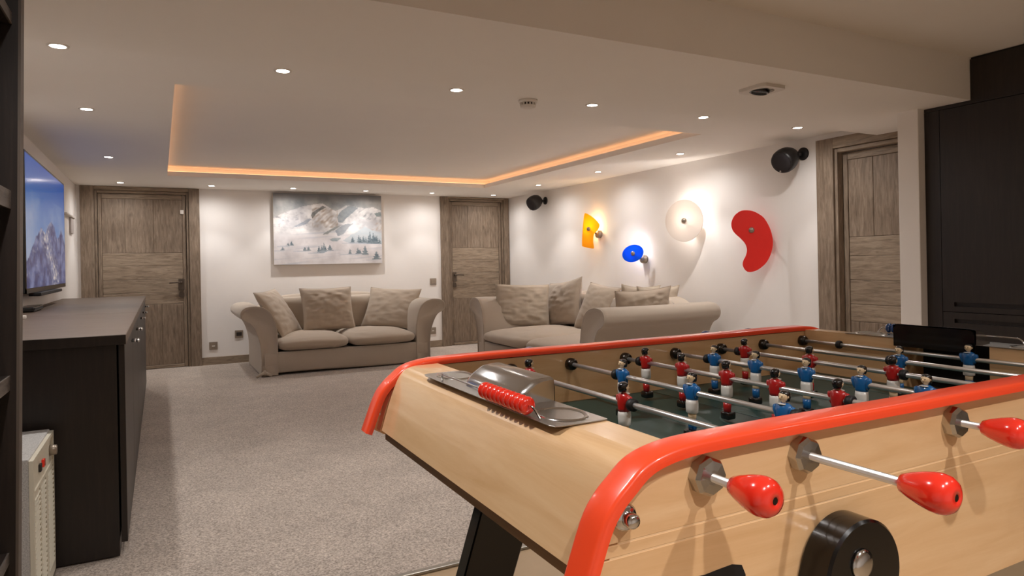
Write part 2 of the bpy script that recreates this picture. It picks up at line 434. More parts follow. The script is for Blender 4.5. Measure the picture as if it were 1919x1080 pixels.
# door in the right wall: local +x runs towards the camera (world -y), local -y out of the wall (world -x)
d3 = door('door_3', D3[1]-D3[0], 2.042, .175, .91, 1.925, (.30, .64), (1.293, 1.152, .973, .793, .665), (.11, .6), (XR, D3[1], 0), -math.pi/2, .045, 1,
     'grey weathered wooden door right of the red wall lamp', m_doorv, m_doorh)
obj('door_sign', rbox(.985, 1.022, .005, .0115, 1.785, 1.832, .002), m_white, d1, world=False, label='small white notice near the top corner')

# ------------------------------------------------------------------ recessed downlights
ring_vf = lathe([(.030, .0), (.030, -.004), (.041, -.0035), (.042, 0)], (0, 0, 0), (0, 0, 1), 28, False)
lens_vf = lathe([(.0295, -.0012), (.0295, -.003), (.018, -.0036)], (0, 0, 0), (0, 0, 1), 24)
dl0 = empty('ceiling_downlight')
obj('trim_ring', ring_vf, m_white, dl0, True, world=False)
obj('lamp', lens_vf, m_lamp, dl0, world=False)
first = [True]
ORD = ['leftmost', 'second from the left', 'third from the left', 'third from the right', 'second from the right', 'rightmost']
def downlight(x, y, z, label, group, watts, size=84, tilt=None, blend=.5, wide=WIDE_W):
    t = dl0 if first[0] else copy_tree(dl0)
    first[0] = False
    t.location = (x, y, z); tag(t, label, 'downlight', group)
    for e, sz, bl in ((watts, size, blend), (wide, 172 if z < 2.1 else 146, .9)):  # narrow beam, then the added wide fill
        L = bpy.data.lights.new('downlight_lamp', 'SPOT'); L.energy = e; L.color = LAMP_COL; L.spot_size = math.radians(sz); L.spot_blend = bl
        L.shadow_soft_size = .028
        lo = bpy.data.objects.new('downlight_lamp', L); COL.objects.link(lo); lo.parent = t; lo.location = (0, 0, -.012)
        if tilt and sz < 160: lo.rotation_euler = tilt
    return t
LAMP_COL = (1, .965, .945)
xs = (-.36, .535, 1.43, 2.31, 3.19, 4.09)
for i, x in enumerate(xs):
    downlight(x, 3.345, ZC, 'lit ceiling spotlight along the beam, %s of six' % ORD[i], 'spotlights along the ceiling beam', SPOT_W)
for i, x in enumerate(xs):
    downlight(x, 8.345, ZC, 'lit ceiling spotlight along the back wall, %s of six' % ORD[i], 'spotlights along the back wall', SPOT_W,
              tilt=(math.radians(10), 0, 0) if i in (2, 3) else None)
for y, q in ((4.59, 'nearer'), (6.475, 'farther')):
    downlight(-.36, y, ZC, 'lit ceiling spotlight over the sideboard, %s of the two between the rows' % q, 'spotlights over the sideboard', SPOT_W)
for y, q in ((4.584, 'nearest'), (5.845, 'middle'), (7.1, 'farthest')):
    downlight(4.092, y, ZC, 'lit ceiling spotlight over the larger sofa, %s of the three between the rows' % q, 'spotlights over the larger sofa', SPOT_W*1.5)
for x, y, q, nw in ((.25, -.5, 'behind the camera on the left', 34), (.98, -.5, 'behind the camera near the middle', 34), (2.4, -.5, 'behind the camera on the right', 14), (-.12, 1.3, 'left of the football table', 36), (2.6, 1.3, 'between the football table and the cupboards', 12)):
    downlight(x, y, ZN, 'recessed spotlight in the near ceiling, %s' % q, 'spotlights in the near ceiling', nw, 112, None, .7, NEAR_WIDE)

# ------------------------------------------------------------------ smoke detector and square spot on the beam
sd = empty('smoke_detector', (1.9, 3.40, ZC), label='round white smoke detector on the ceiling by the beam edge', cat='smoke detector')
obj('base', lathe([(.055, 0), (.055, -.012), (.05, -.016)], (1.9, 3.40, ZC), (0, 0, 1), 28), m_white, sd, True)
obj('vent_ring', lathe([(.036, -.0155), (.036, -.030)], (1.9, 3.40, ZC), (0, 0, 1), 24), m_socket, sd)
for k in range(14):
    a = 2*math.pi*k/14
    obj('vent_rib', xf(box(.035, .046, -.0035, .0035, -.031, -.0155), Matrix.Translation((1.9, 3.40, ZC)) @ Matrix.Rotation(a, 4, 'Z')), m_white, sd)
obj('cap', lathe([(.046, -.0305), (.044, -.04), (.03, -.045)], (1.9, 3.40, ZC), (0, 0, 1), 28), m_white, sd, True)
px, py = 2.685, 2.405
gs = empty('square_spotlight', (px, py, ZS), label='unlit square white ceiling spotlight with a black swivel eye under the beam', cat='spotlight')
sq = []
n = 28
hole = [(px+.060*math.cos(2*math.pi*k/n), py+.060*math.sin(2*math.pi*k/n)) for k in range(n)]
outer = []
for k in range(n):
    c, s_ = math.cos(2*math.pi*k/n), math.sin(2*math.pi*k/n); q = .085/max(abs(c), abs(s_)); outer.append((px+q*c, py+q*s_))
V = [(a, b, z) for ring, z in ((outer, ZS), (outer, ZS-.016), (hole, ZS-.016), (hole, ZS-.001)) for a, b in ring]
F = [(r*n+i, r*n+(i+1) % n, (r+1)*n+(i+1) % n, (r+1)*n+i) for r in range(3) for i in range(n)]
obj('frame', (V, F), m_white, gs)
obj('recess', lathe([(.0598, -.0012), (.0598, -.004)], (px, py, ZS), (0, 0, 1), 28), m_ceil, gs)
obj('swivel_eye', lathe([(.05, -.006), (.05, -.018), (.040, -.026), (.036, -.018)], (px-.008, py+.006, ZS), (.15, -.1, 1), 24), m_black, gs, True)
obj('swivel_ring', lathe([(.054, -.0045), (.056, -.008), (.051, -.010)], (px, py, ZS), (0, 0, 1), 28, False), m_chrome, gs, True)

# ------------------------------------------------------------------ sideboard units and worktop
CYS = [3.115+.86*k for k in range(6)]
for k in range(5):
    y0, y1 = CYS[k]+.001, CYS[k+1]-.001
    names = ('nearest the camera, its side panel in view', 'second from the camera', 'third from the camera', 'fourth from the camera', 'farthest from the camera')
    t = empty('base_cabinet', (-.45, y0, 0), label='black-brown base cabinet of the sideboard, %s' % names[k], cat='cabinet', group='cabinets of the sideboard')
    obj('carcass', join(rbox(XL+.006, -.158, y0, y1, .01, .852, .002)), m_dark, t)
    dr = obj('cabinet_door', rbox(-.152, -.130, y0+.004, y1-.002, .06, .850, .0025), m_dark, t)
    yh = y1-.10 if k % 2 == 0 else y0+.62
    obj('door_pull', join(rod((-.131, yh-.03, .795), (-.102, yh-.03, .795), .006, 10), rod((-.131, yh+.03, .795), (-.102, yh+.03, .795), .006, 10),
        rod((-.102, yh-.04, .795), (-.102, yh+.04, .795), .0085, 12)), m_chrome, dr, True)
wt = empty('worktop', (-.46, 3.08, .853), label='long black-brown worktop lying across the sideboard cabinets', cat='worktop')
for a, b in ((3.085, 4.64), (4.64, 6.08), (6.08, 7.42)):
    obj('top_board', rbox(XL+.005, -.123, a+.0008, b-.0008, .853, .893, .003), m_top, wt)

obj('edge_band', rbox(XL+.005, -.124, 3.0825, 3.0853, .8535, .8915, .0008), m_dark, wt)
# set-top box, sensor, tv
stb = empty('set_top_box', (-.745, 5.3, .893), label='small black media box on the sideboard under the television', cat='media box')
obj('case', rbox(-.79, -.70, 5.12, 5.5, .897, .925, .006), m_black, stb)
obj('foot', join(*[rod((x, y, .8932), (x, y, .8968), .008, 10) for x in (-.775, -.715) for y in (5.16, 5.46)]), m_rubber, stb)
obj('front_panel', rbox(-.6995, -.697, 5.14, 5.48, .903, .919, .001), m_blackm, stb)
sn = empty('light_sensor', (-.66, 4.45, .893), label='tiny white gadget on the sideboard worktop', cat='gadget')
obj('case', rbox(-.685, -.645, 4.43, 4.475, .8935, .912, .004), m_white, sn)
obj('lens', lathe([(.006, 0), (.004, .003)], (-.665, 4.43, .903), (0, -1, 0), 12), m_socket, sn)

ty0, ty1, tz0, tz1 = 5.13, 7.10, 1.01, 1.915
tv = empty('television', (-.77, 6.1, tz0), label='large flat television showing a rocky mountain, on the left wall', cat='television')
obj('housing', rbox(-.785, -.745, ty0, ty1, tz0, tz1, .006), m_blackm, tv)
obj('bezel', join(box(-.745, -.738, ty0, ty1, tz1-.012, tz1), box(-.745, -.738, ty0, ty1, tz0, tz0+.03), box(-.745, -.738, ty0, ty0+.012, tz0, tz1), box(-.745, -.738, ty1-.012, ty1, tz0, tz1)),
    m_darkmetal, tv)
obj('wall_bracket', box(XL+.001, -.784, 5.8, 6.4, 1.3, 1.6), m_blackm, tv)
obj('speaker_bar', rbox(-.77, -.70, 5.42, 6.5, .985, 1.008, .005), m_blackm, tv)

def fbm(x, y, s, oct=5):
    v, a, tot = 0, 1, 0
    for o in range(oct):
        v += a*noise.noise(Vector((x*s, y*s, 3.7*o))); tot += a; a *= .55; s *= 2.03
    return v/tot
def ridge(x, pts):
    for i in range(len(pts)-1):
        if pts[i][0] <= x <= pts[i+1][0]:
            t = (x-pts[i][0])/(pts[i+1][0]-pts[i][0]); return pts[i][1]*(1-t)+pts[i+1][1]*t
    return pts[-1][1]
def mixc(a, b, t):
    t = max(0, min(1, t)); return tuple(p*(1-t)+q*t for p, q in zip(a, b))
def picture(name, nx, ny, pos, fn, mt, parent, thick=None):
    V = [pos(i/(nx-1), j/(ny-1)) for j in range(ny) for i in range(nx)]
    F = [(j*nx+i, j*nx+i+1, (j+1)*nx+i+1, (j+1)*nx+i) for j in range(ny-1) for i in range(nx-1)]
    me = bpy.data.meshes.new(name); me.from_pydata(V, [], F); me.update()
    ca = me.color_attributes.new('paint', 'FLOAT_COLOR', 'POINT')
    buf = []
    for j in range(ny):
        for i in range(nx): buf += [*lin(fn(i/(nx-1), j/(ny-1))), 1]
    ca.data.foreach_set('color', buf)
    return link(name, me, mt, parent, True)
# television picture: s runs along the wall (near -> far), t downwards
def tv_pic(s, t):
    c = mixc((28, 84, 168), (120, 152, 198), t*1.5)
    c = mixc(c, (186, 190, 206), max(0, .9*(fbm(s, t, 3.2)+.05)+(t-.28)*1.0) if t > .25 else 0)
    r = ridge(s, [(0, .80), (.1, .72), (.2, .60), (.32, .52), (.42, .56), (.5, .47), (.58, .43), (.66, .46), (.74, .58), (.8, .55), (.88, .47), (.93, .53), (1, .62)])+.03*fbm(s, 0, 14)
    if t > r:
        k = fbm(s*1.6+t*.5, t*1.2-s*.5, 7, 6); k2 = fbm(s*2.4-t*.3, t*1.7, 16, 4)
        c = mixc((38, 54, 108), (116, 128, 172), .45+k*1.9)
        sun = max(0, 1-abs(s-.54-.13*math.sin(t*8.5))/.17)
        c = mixc(c, (232, 218, 206), sun*(.45+1.6*k2)+(.5*max(0, k2+.1) if t < r+.12 else 0)+max(0, k2*1.4-.28))
    return tuple(max(0, x) for x in c)
picture('screen', 130, 150, lambda s, t: (-.7375, ty0+.013+(ty1-ty0-.026)*s, tz1-.013-(tz1-tz0-.045)*t), tv_pic, m_screen, tv)

# white bracket shelf between the television and the corner door
ws = empty('wall_shelf', (-.79, 8.0, 1.68), label='small white wall shelf between the television and the corner door', cat='shelf')
obj('board', rbox(XL+.001, -.772, 7.62, 8.36, 1.69, 1.705, .003), m_white, ws)
obj('bracket', rbox(XL+.001, -.785, 8.10, 8.33, 1.53, 1.6885, .003), mat('grey_bracket', (190, 182, 178), .6), ws)

# ------------------------------------------------------------------ painting on the back wall
pn = empty('mountain_painting', (1.92, D-.02, 1.173), label='unframed painting of snowy mountains and fir trees above the smaller sofa', cat='painting')
obj('stretched_canvas', rbox(1.243, 2.605, D-.058, D-.004, 1.173, 2.062, .003), m_canvas, pn)
FIRS = [(.075, .80, .05, .020), (.125, .74, .045, .018), (.155, .73, .06, .02), (.27, .81, .06, .022), (.305, .81, .065, .022), (.40, .835, .09, .02), (.425, .84, .11, .024), (.445, .83, .13, .02), (.46, .82, .08, .018),
        (.50, .81, .085, .03), (.69, .86, .075, .018), (.765, .86, .09, .022), (.785, .86, .07, .02), (.835, .87, .13, .034), (.945, .945, .115, .045),
        (.715, .70, .09, .025), (.775, .69, .1, .02), (.79, .70, .085, .02), (.82, .695, .1, .022), (.845, .70, .08, .02), (.87, .71, .12, .022), (.885, .70, .17, .02), (.915, .71, .16, .024), (.935, .71, .13, .022), (.95, .71, .12, .024), (.975, .71, .07, .02)]
def poly_in(s, t, P):
    ins = False
    for i in range(len(P)):
        (x1, y1), (x2, y2) = P[i-1], P[i]
        if (y1 > t) != (y2 > t) and s < (x2-x1)*(t-y1)/(y2-y1)+x1: ins = not ins
    return ins
DARKS = [([(.34, .27), (.44, .165), (.47, .19), (.40, .25), (.345, .35), (.33, .31)], (92, 94, 92)), ([(.17, .475), (.32, .345), (.335, .36), (.30, .42), (.22, .47)], (140, 146, 156)),
         ([(.57, .33), (.60, .25), (.68, .16), (.78, .18), (.72, .26), (.66, .34), (.62, .41), (.585, .40)], (124, 134, 140)),
         ([(.55, .52), (.64, .43), (.73, .41), (.68, .47), (.63, .57), (.58, .60)], (142, 148, 154)), ([(.43, .58), (.55, .47), (.63, .43), (.56, .50), (.48, .57)], (132, 136, 134)),
         ([(.93, .26), (.99, .24), (1, .30), (.95, .31)], (112, 126, 126)), ([(.50, .645), (.56, .62), (.61, .625), (.57, .68), (.52, .67)], (140, 152, 156)),
         ([(.62, .66), (.74, .55), (.83, .46), (.92, .52), (1, .56), (1, .72), (.8, .71), (.68, .70)], (182, 192, 198))]
def painting(s, t):
    n1 = fbm(s*1.5, t, 4); n2 = fbm(s, t, 22, 4)
    sky = mixc((118, 124, 128), (186, 186, 184), .4+n1*1.2+t*1.2); sky = mixc(sky, (122, 122, 126), max(0, 1-t*9))
    r = ridge(s, [(0, .34), (.12, .26), (.26, .18), (.36, .15), (.44, .13), (.50, .19), (.56, .24), (.61, .20), (.66, .15), (.74, .17), (.84, .19), (.92, .17), (1, .22)])
    c = sky
    if t > r+.01*n2:
        c = mixc((176, 174, 176), (236, 233, 230), .5+n1*1.6+n2*.5)
        ang = s*.55+t*.35
        st = noise.noise(Vector((ang*70, (t-s)*12, 0)))
        if .32 < s < .60 and r+.03 < t < .50 and s < .33+.55*(t): pass
        if .34 < s < .58 and t < .48 and t > .17+(.02 if s < .5 else .12*(s-.5)*5): c = mixc(c, (154, 136, 120), .25+.9*st)
        if s > .74 and t < .36: c = mixc(c, (120, 124, 130), max(0, st*1.2-.15))
        if s > .9 and .36 < t < .52: c = mixc(c, (168, 142, 124), max(0, st*1.1))
        if s < .3 and t < .5: c = mixc(c, (132, 130, 138), max(0, n2*1.5-.05+.5*(.3-s)))
    if t > .52:
        c = mixc(c, mixc((228, 225, 226), (198, 193, 194), .45+n1*1.8), min(1, (t-.52)*9))
        sh = noise.noise(Vector((s*3+t*2, (t+.12*s)*34, 5)))
        c = mixc(c, (168, 174, 186), max(0, sh*.9-.10))
    for P, col in DARKS:
        if poly_in(s+.008*n2, t+.012*fbm(t, s, 16, 3), P): c = mixc(c, col, .78+.5*n2)
    for x, y, h, w_ in FIRS:
        if y-h < t < y:
            k = (t-(y-h))/h
            if abs(s-x+.006*noise.noise(Vector((t*120, x*50, 0)))) < w_*1.0*(k+.08)*(.8+.25*math.sin(k*22)): c = mixc(c, mixc((84, 102, 112), (124, 138, 146), .5+n2*2), .85)
        if y < t < y+.012 and -.05 < s-x+.05 < .06: c = mixc(c, (178, 184, 194), .5)
    return tuple(max(0, min(255, q)) for q in c)
picture('painted_face', 210, 138, lambda s, t: (1.2445+1.359*s, D-.0586, 2.0605-.886*t), painting, m_paint, pn)

# ------------------------------------------------------------------ switches and sockets on the back wall
def wall_plate(name, x, z, label, cat, kind):
    t = empty(name, (x, D, z), label=label, cat=cat)
    obj('cover_plate', rbox(x-.046, x+.046, D-.009, D-.0005, z-.046, z+.046, .003), m_plate, t)
    if kind == 'rocker': obj('rocker', rbox(x-.028, x+.028, D-.013, D-.0085, z-.028, z+.028, .002), m_plate, t)
    if kind == 'dark': obj('outlet', rbox(x-.03, x+.03, D-.0105, D-.0085, z-.022, z+.022, .002), m_socket, t)
    if kind == 'usb':
        obj('outlet', rbox(x-.028, x+.028, D-.0105, D-.0085, z-.028, z+.028, .002), m_plate, t)
        obj('port', rbox(x-.016, x+.016, D-.0125, D-.010, z-.008, z+.004, .001), m_white, t)
    return t
wall_plate('wall_socket', .55, .227, 'nickel wall socket with a pale centre, right beside the corner door', 'socket', 'usb')
wall_plate('data_socket', .835, .348, 'dark-centred nickel socket left of the smaller sofa', 'socket', 'dark')
wall_plate('light_switch', 3.334, .906, 'square nickel light switch between the painting and the middle door', 'switch', 'rocker')
wall_plate('wall_socket', 3.317, .232, 'nickel socket low on the wall right of the smaller sofa', 'socket', 'usb')

# ------------------------------------------------------------------ sofas (local: front at -y, x across)
def arm_mesh(side, ya, yb, hw, top=.74, roll=.20):
    """hw: half width of the base; side -1 left, +1 right"""
    k = top/.74
    sec = [(.16, 0), (.155, .10), (.145, .22), (.125, .36), (.085, .48), (.02, .56), (-.10*roll/.2, .60), (-.185*roll/.2, .625), (-.20*roll/.2, .665), (-.175*roll/.2, .71), (-.11, .738), (-.02, .742), (.07, .715), (.135, .65), (.16, .56), (.168, .45), (.17, .30), (.172, .0)]
    # u measured inward from the outer base: outer silhouette first, then inner face
    out = [(0, 0), (.004, .12), (.002, .26), (-.014, .38), (-.05, .49), (-.10, .57), (-.155, .60), (-.19, .635), (-.195, .68), (-.165, .722), (-.11, .741), (-.03, .742), (.05, .715), (.11, .655), (.145, .56), (.165, .45), (.17, .30), (.17, 0)]
    P = [(u, z*k) for u, z in smooth_open(out, 3)]
    cu = sum(p[0] for p in P)/len(P); cz = sum(p[1] for p in P)/len(P)
    def ring(y, sc, lift=0):
        return [(side*(hw-(cu+(u-cu)*sc)), y, max(.012, cz+(z-cz)*sc+lift)) for u, z in P]
    rings = [ring(ya+.004, .90), ring(ya-.006, .955), ring(ya, .985), ring(ya+.03, 1)]
    for q in (.2, .4, .6, .8): rings.append(ring(ya+(yb-ya)*q, 1, -.006*math.sin(q*math.pi)))
    rings += [ring(yb-.03, 1), ring(yb, .975), ring(yb+.004, .93)]
    nP = len(P); V = [p for r_ in rings for p in r_]; F = []
    for i in range(len(rings)-1):
        for j in range(nP-1): F.append((i*nP+j, i*nP+j+1, (i+1)*nP+j+1, (i+1)*nP+j))
        F.append((i*nP+nP-1, i*nP, (i+1)*nP, (i+1)*nP+nP-1))
    F.append(tuple(range(nP))); F.append(tuple(range((len(rings)-1)*nP, len(rings)*nP)))
    return V, F

def soft_box(x0, x1, y0, y1, z0, z1, e=5, puff=.02, wr=.006, seed=0, n=26):
    """cushion: rounded superellipsoid with a puffed top and slight creases"""
    cx, cy, cz = (x0+x1)/2, (y0+y1)/2, (z0+z1)/2; a, b, c = (x1-x0)/2, (y1-y0)/2, (z1-z0)/2
    def sp(v, p): return math.copysign(abs(v)**p, v)
    V, F = [], []; nu, nv = n*2, n
    for i in range(nv+1):
        ph = -math.pi/2+math.pi*i/nv
        for k in range(nu):
            t = 2*math.pi*k/nu
            x = sp(math.cos(ph), .45)*sp(math.cos(t), 2/e); y = sp(math.cos(ph), .45)*sp(math.sin(t), 2/e); z = sp(math.sin(ph), .75)
            pz = puff*max(0, 1-x*x)*max(0, 1-y*y)*(1 if z > 0 else .2)
            X, Y = cx+a*x, cy+b*y
            w_ = wr*fbm(X+seed, Y*1.0+z*.3, 4.5, 3)
            V.append((X+w_*.6*x, Y+w_*y, cz+c*z+(pz+w_)*(1 if z > 0 else -.3)))
    for i in range(nv):
        for k in range(nu):
            j = (k+1) % nu; F.append((i*nu+k, i*nu+j, (i+1)*nu+j, (i+1)*nu+k))
    return V, F

def skirt(hw, ya, z1, seed):
    """front panel of the loose cover, bellied and lifting a little at the middle of the hem"""
    V, F = [], []; nx, nz = 60, 10
    for j in range(nz+1):
        q = j/nz
        for i in range(nx+1):
            x = -hw+2*hw*i/nx
            hem = .018+.010*math.sin(3.1*(x+hw)+seed)+.012*(1-(x/hw)**2)
            z = hem+(z1-hem)*q
            y = ya+.012*(1-q)+.010*fbm(x+seed, z, 3.5, 3)*(1.4-q)-.012*math.sin(q*math.pi)
            V.append((x, y, z))
    for j in range(nz):
        for i in range(nx): a = j*(nx+1)+i; F.append((a, a+1, a+nx+2, a+nx+1))
    # thickness: back sheet
    n0 = len(V); V += [(x, y+.03, z) for x, y, z in V[:n0]]
    F += [tuple(k+n0 for k in f[::-1]) for f in F[:]]
    b = [i for i in range(nx+1)]
    for i in range(nx): F.append((i, i+n0, i+1+n0, i+1)); t0 = nz*(nx+1); F.append((t0+i, t0+i+1, t0+i+1+n0, t0+i+n0))
    return V, F

def sofa(loc, rz, hw, depth, label, seat=.40, backh=.82, top=.74):
    t = empty('sofa', loc, rz, label=label, cat='sofa', group='beige slip-covered sofas')
    ya, yb = -depth/2, depth/2
    for s in (-1, 1):
        a = obj('arm', arm_mesh(s, ya+.07, yb-.06, hw, top), m_linen, t, True, world=False)
        path = []
        out = [(0.004, .10), (.002, .26), (-.014, .38), (-.05, .49), (-.10, .57), (-.155, .60), (-.19, .635), (-.195, .68), (-.165, .722), (-.11, .741), (-.03, .742), (.05, .715), (.11, .655), (.145, .56), (.165, .45)]
        for u, z in smooth_open(out, 3): path.append((s*(hw-u*.985), ya+.068, z*top/.74*.988+.004))
        obj('piping', tube(path, .004, 6), m_linen, a, True, world=False)
        # knotted corner of the cover
        x = s*(hw-.03)
        k = join(ellipsoid((x, ya+.055, .05), (.025, .022, .028), 10, 6), tube([(x-.005, ya+.05, .05), (x-.05, ya+.04, .035), (x-.085, ya+.045, .012)], .016, 8), tube([(x+.005, ya+.05, .05), (x+.04, ya+.045, .03), (x+.065, ya+.06, .012)], .016, 8))
        obj('cover_knot', k, m_linen, t, True, world=False)
    iw = hw-.165
    obj('base', rbox(-iw-.02, iw+.02, ya+.12, yb-.05, .03, seat-.16, .01), m_linen, t, world=False)
    obj('skirt', skirt(hw-.03, ya+.075, seat-.148, hw), m_linen, t, True, world=False)
    obj('backrest', soft_box(-hw+.03, hw-.03, yb-.28, yb, .05, backh, 14, 0, .012, 3, 30), m_linen, t, True, world=False)
    for s in (-1, 1):
        c = obj('seat_cushion', soft_box(*( (-iw, -.004) if s < 0 else (.004, iw)), ya, yb-.24, seat-.155, seat-.01, 7, .03, .014, s*3+hw, 30), m_linen2, t, True, world=False)
    for s in (-1, 1):
        obj('back_cushion', soft_box(*((-iw, -.004) if s < 0 else (.004, iw)), yb-.38, yb-.15, seat-.02, backh-.03, 8, 0, .016, s+hw*2, 24), m_linen, t, True, world=False)
    return t

s1 = sofa((1.85, 7.97, 0), 0, .93, 1.24, 'beige slip-covered two-seat sofa under the mountain painting')
s2 = sofa((3.735, 5.71, 0), -math.pi/2, 1.115, 1.37, 'larger beige slip-covered sofa along the wall of coloured lamps', .44, .83, .765)

def pillow(wd, ht, th, seed, horn=.10, wr=.012):
    """square scatter cushion in its own plane: x across, z up, y thickness"""
    n = 34; V, F = [], []
    for side in (1, -1):
        for j in range(n+1):
            for i in range(n+1):
                u, v = -1+2*i/n, -1+2*j/n
                x = u*(1-horn*(1-v*v)*abs(u)**2); z = v*(1-horn*(1-u*u)*abs(v)**2)
                e = max(0, (1-u*u)*(1-v*v))
                t = th/2*e**.42
                f = fbm(x*wd+seed*3.1, z*ht*1.6+side, 5.5, 4)
                g = noise.noise(Vector((x*3+seed, z*9+.8*x, side*2.0)))
                t += (wr*f+wr*.6*g)*min(1, e*3)
                V.append((x*wd/2, side*t, z*ht/2+ht/2))
    m1 = (n+1)**2
    for j in range(n):
        for i in range(n):
            a = j*(n+1)+i; F.append((a, a+1, a+n+2, a+n+1)); F.append((m1+a, m1+a+n+1, m1+a+n+2, m1+a+1))
    return V, F

def put_pillow(wd, ht, th, seed, loc, rx, ry, rz, mt, label, group, horn=.10, wr=.012):
    """rx leans back, ry turns in its own plane, rz turns about the upright"""
    t = empty('scatter_cushion', loc, 0, label=label, cat='cushion', group=group)
    M = Matrix.Rotation(rz, 4, 'Z') @ Matrix.Rotation(rx, 4, 'X') @ Matrix.Translation((0, 0, ht/2)) @ Matrix.Rotation(ry, 4, 'Y') @ Matrix.Translation((0, 0, -ht/2))
    o = obj('cover', xf(pillow(wd, ht, th, seed, horn, wr), M), mt, t, True, world=False)
    pts = []
    for k in range(81):
        q = k/80*4; i = int(q) % 4; f = q-int(q)
        u, v = [(-1+2*f, -1), (1, -1+2*f), (1-2*f, 1), (-1, 1-2*f)][i]
        pts.append(M @ Vector((u*(1-horn*(1-v*v)*abs(u)**2)*wd/2, 0, v*(1-horn*(1-u*u)*abs(v)**2)*ht/2+ht/2)))
    obj('seam', tube(pts, .0032, 5), mt, o, True, world=False)
    return t
R = math.radians
G1 = 'cushions on the smaller sofa'; G2 = 'cushions on the larger sofa'
put_pillow(.56, .60, .15, 1, (1.316, 7.88, .375), R(-32), R(-3), R(57), m_linen2, 'beige linen cushion tipped back against the left arm of the smaller sofa', G1, .06)
put_pillow(.622, .514, .17, 2, (1.752, 7.96, .40), R(-16), R(0), R(7), m_linen2, 'creased beige linen cushion upright in the middle of the smaller sofa', G1, .06, .018)
put_pillow(.658, .563, .16, 3, (2.416, 7.876, .39), R(-34), R(3), R(-35), m_linen2, 'beige linen cushion leaning into the right arm of the smaller sofa', G1, .07)

# ------------------------------------------------------------------ coloured glass wall lamps
def glass(name, col, glow, estr, rough=.3):
    M = bpy.data.materials.new(name); M.use_nodes = True
    nt = M.node_tree; b = nt.nodes['Principled BSDF']
    b.inputs['Base Color'].default_value = (*lin(col), 1); b.inputs['Roughness'].default_value = rough
    tr = nt.nodes.new('ShaderNodeBsdfTranslucent'); tr.inputs[0].default_value = (*lin(col), 1)
    mx = nt.nodes.new('ShaderNodeMixShader'); mx.inputs[0].default_value = glow
    nt.links.new(b.outputs[0], mx.inputs[1]); nt.links.new(tr.outputs[0], mx.inputs[2])
    nt.links.new(mx.outputs[0], nt.nodes['Material Output'].inputs[0])
    return M
TA = R(32)
RED = [(0.047, 0.169), (0.088, 0.164), (0.13, 0.136), (0.158, 0.088), (0.163, 0.039), (0.143, -0.012), (0.086, -0.07), (0.053, -0.114), (0.04, -0.163), (0.051, -0.212), (0.072, -0.254), (0.076, -0.296), (0.05, -0.339), (0.009, -0.348), (-0.051, -0.326), (-0.112, -0.271), (-0.152, -0.189), (-0.166, -0.1), (-0.149, -0.002), (-0.105, 0.09), (-0.059, 0.133), (-0.006, 0.161)]
YEL = [(0.03, 0.181), (-0.057, 0.129), (-0.127, 0.059), (-0.134, 0.022), (-0.109, -0.021), (-0.065, -0.067), (-0.055, -0.144), (-0.062, -0.21), (-0.046, -0.228), (0.07, -0.203), (0.086, -0.176), (0.08, -0.065), (0.065, 0.083), (0.051, 0.164)]
BLU = [(-0.112, 0.037), (-0.115, 0.002), (-0.1, -0.033), (-0.071, -0.063), (-0.03, -0.083), (0.016, -0.091), (0.059, -0.085), (0.094, -0.066), (0.114, -0.036), (0.117, -0.001), (0.102, 0.034), (0.072, 0.064), (0.03, 0.084), (-0.015, 0.092), (-0.058, 0.085), (-0.092, 0.066)]
WHI = [(.181*math.cos(2*math.pi*k/24), .198*math.sin(2*math.pi*k/24)) for k in range(24)]
def wall_lamp(c, outline, mt, watts, label, lcol, boss=.014):
    c = Vector(c)
    t = empty('wall_lamp', (XR, c.y, c.z), label=label, cat='wall lamp')
    n = Vector((-math.cos(TA), -math.sin(TA), 0)); h = Vector((-math.sin(TA), math.cos(TA), 0))
    pts = smooth_closed(outline, 4); N_ = len(pts)
    V, F = [], []
    # flat plate 7 mm thick with eased edges
    og = orient(pts); ins = []
    for i in range(N_):
        p_, q_ = Vector(pts[i-1]), Vector(pts[(i+1) % N_]); tt = (q_-p_).normalized(); nn = Vector((-tt.y, tt.x))*og*.002
        ins.append((pts[i][0]+nn.x, pts[i][1]+nn.y))
    for ring, off in ((ins, .004), (pts, .002), (pts, -.001), (ins, -.003)):
        V += [tuple(c+h*a+Vector((0, 0, 1))*b+n*off) for a, b in ring]
    for k in range(3):
        for i in range(N_): j = (i+1) % N_; F.append((k*N_+i, k*N_+j, (k+1)*N_+j, (k+1)*N_+i))
    F.append(tuple(range(N_))); F.append(tuple(range(3*N_, 4*N_)))
    obj('glass_shade', (V, F), mt, t, 'auto')
    obj('boss', lathe([(.024, -.008), (.024, .004), (.021, .013), (.012, .019), (.004, .0205)], c, n, 20), m_plate, t, True)
    foot = Vector((XR, c.y-.02, c.z-.06))
    obj('wall_cup', lathe([(.045, .001), (.047, .02), (.043, .045), (.03, .055)], foot, (-1, 0, 0), 24), m_plate, t, True)
    obj('stem', tube([foot+Vector((-.05, 0, 0)), foot+Vector((-.085, -.003, .02)), c-n*.008], .009, 10), m_plate, t, True)
    bp = c-n*.06+Vector((.0, .0, .035))
    if watts:
        obj('bulb', ellipsoid(bp, (.014, .014, .024), 14, 10), emission('bulb_'+label.split()[0], lcol, watts*6), t, True)
        L = bpy.data.lights.new('wall_lamp_bulb', 'POINT'); L.energy = watts; L.color = lin(lcol); L.shadow_soft_size = .026
        lo = bpy.data.objects.new('wall_lamp_bulb', L); COL.objects.link(lo); lo.location = bp+Vector((.0, 0, 0)); lo.parent = t
        lo.matrix_parent_inverse = Matrix.Translation(t.location).inverted()
    else:
        obj('bulb', ellipsoid(bp, (.014, .014, .024), 14, 10), m_white, t, True)
    return t
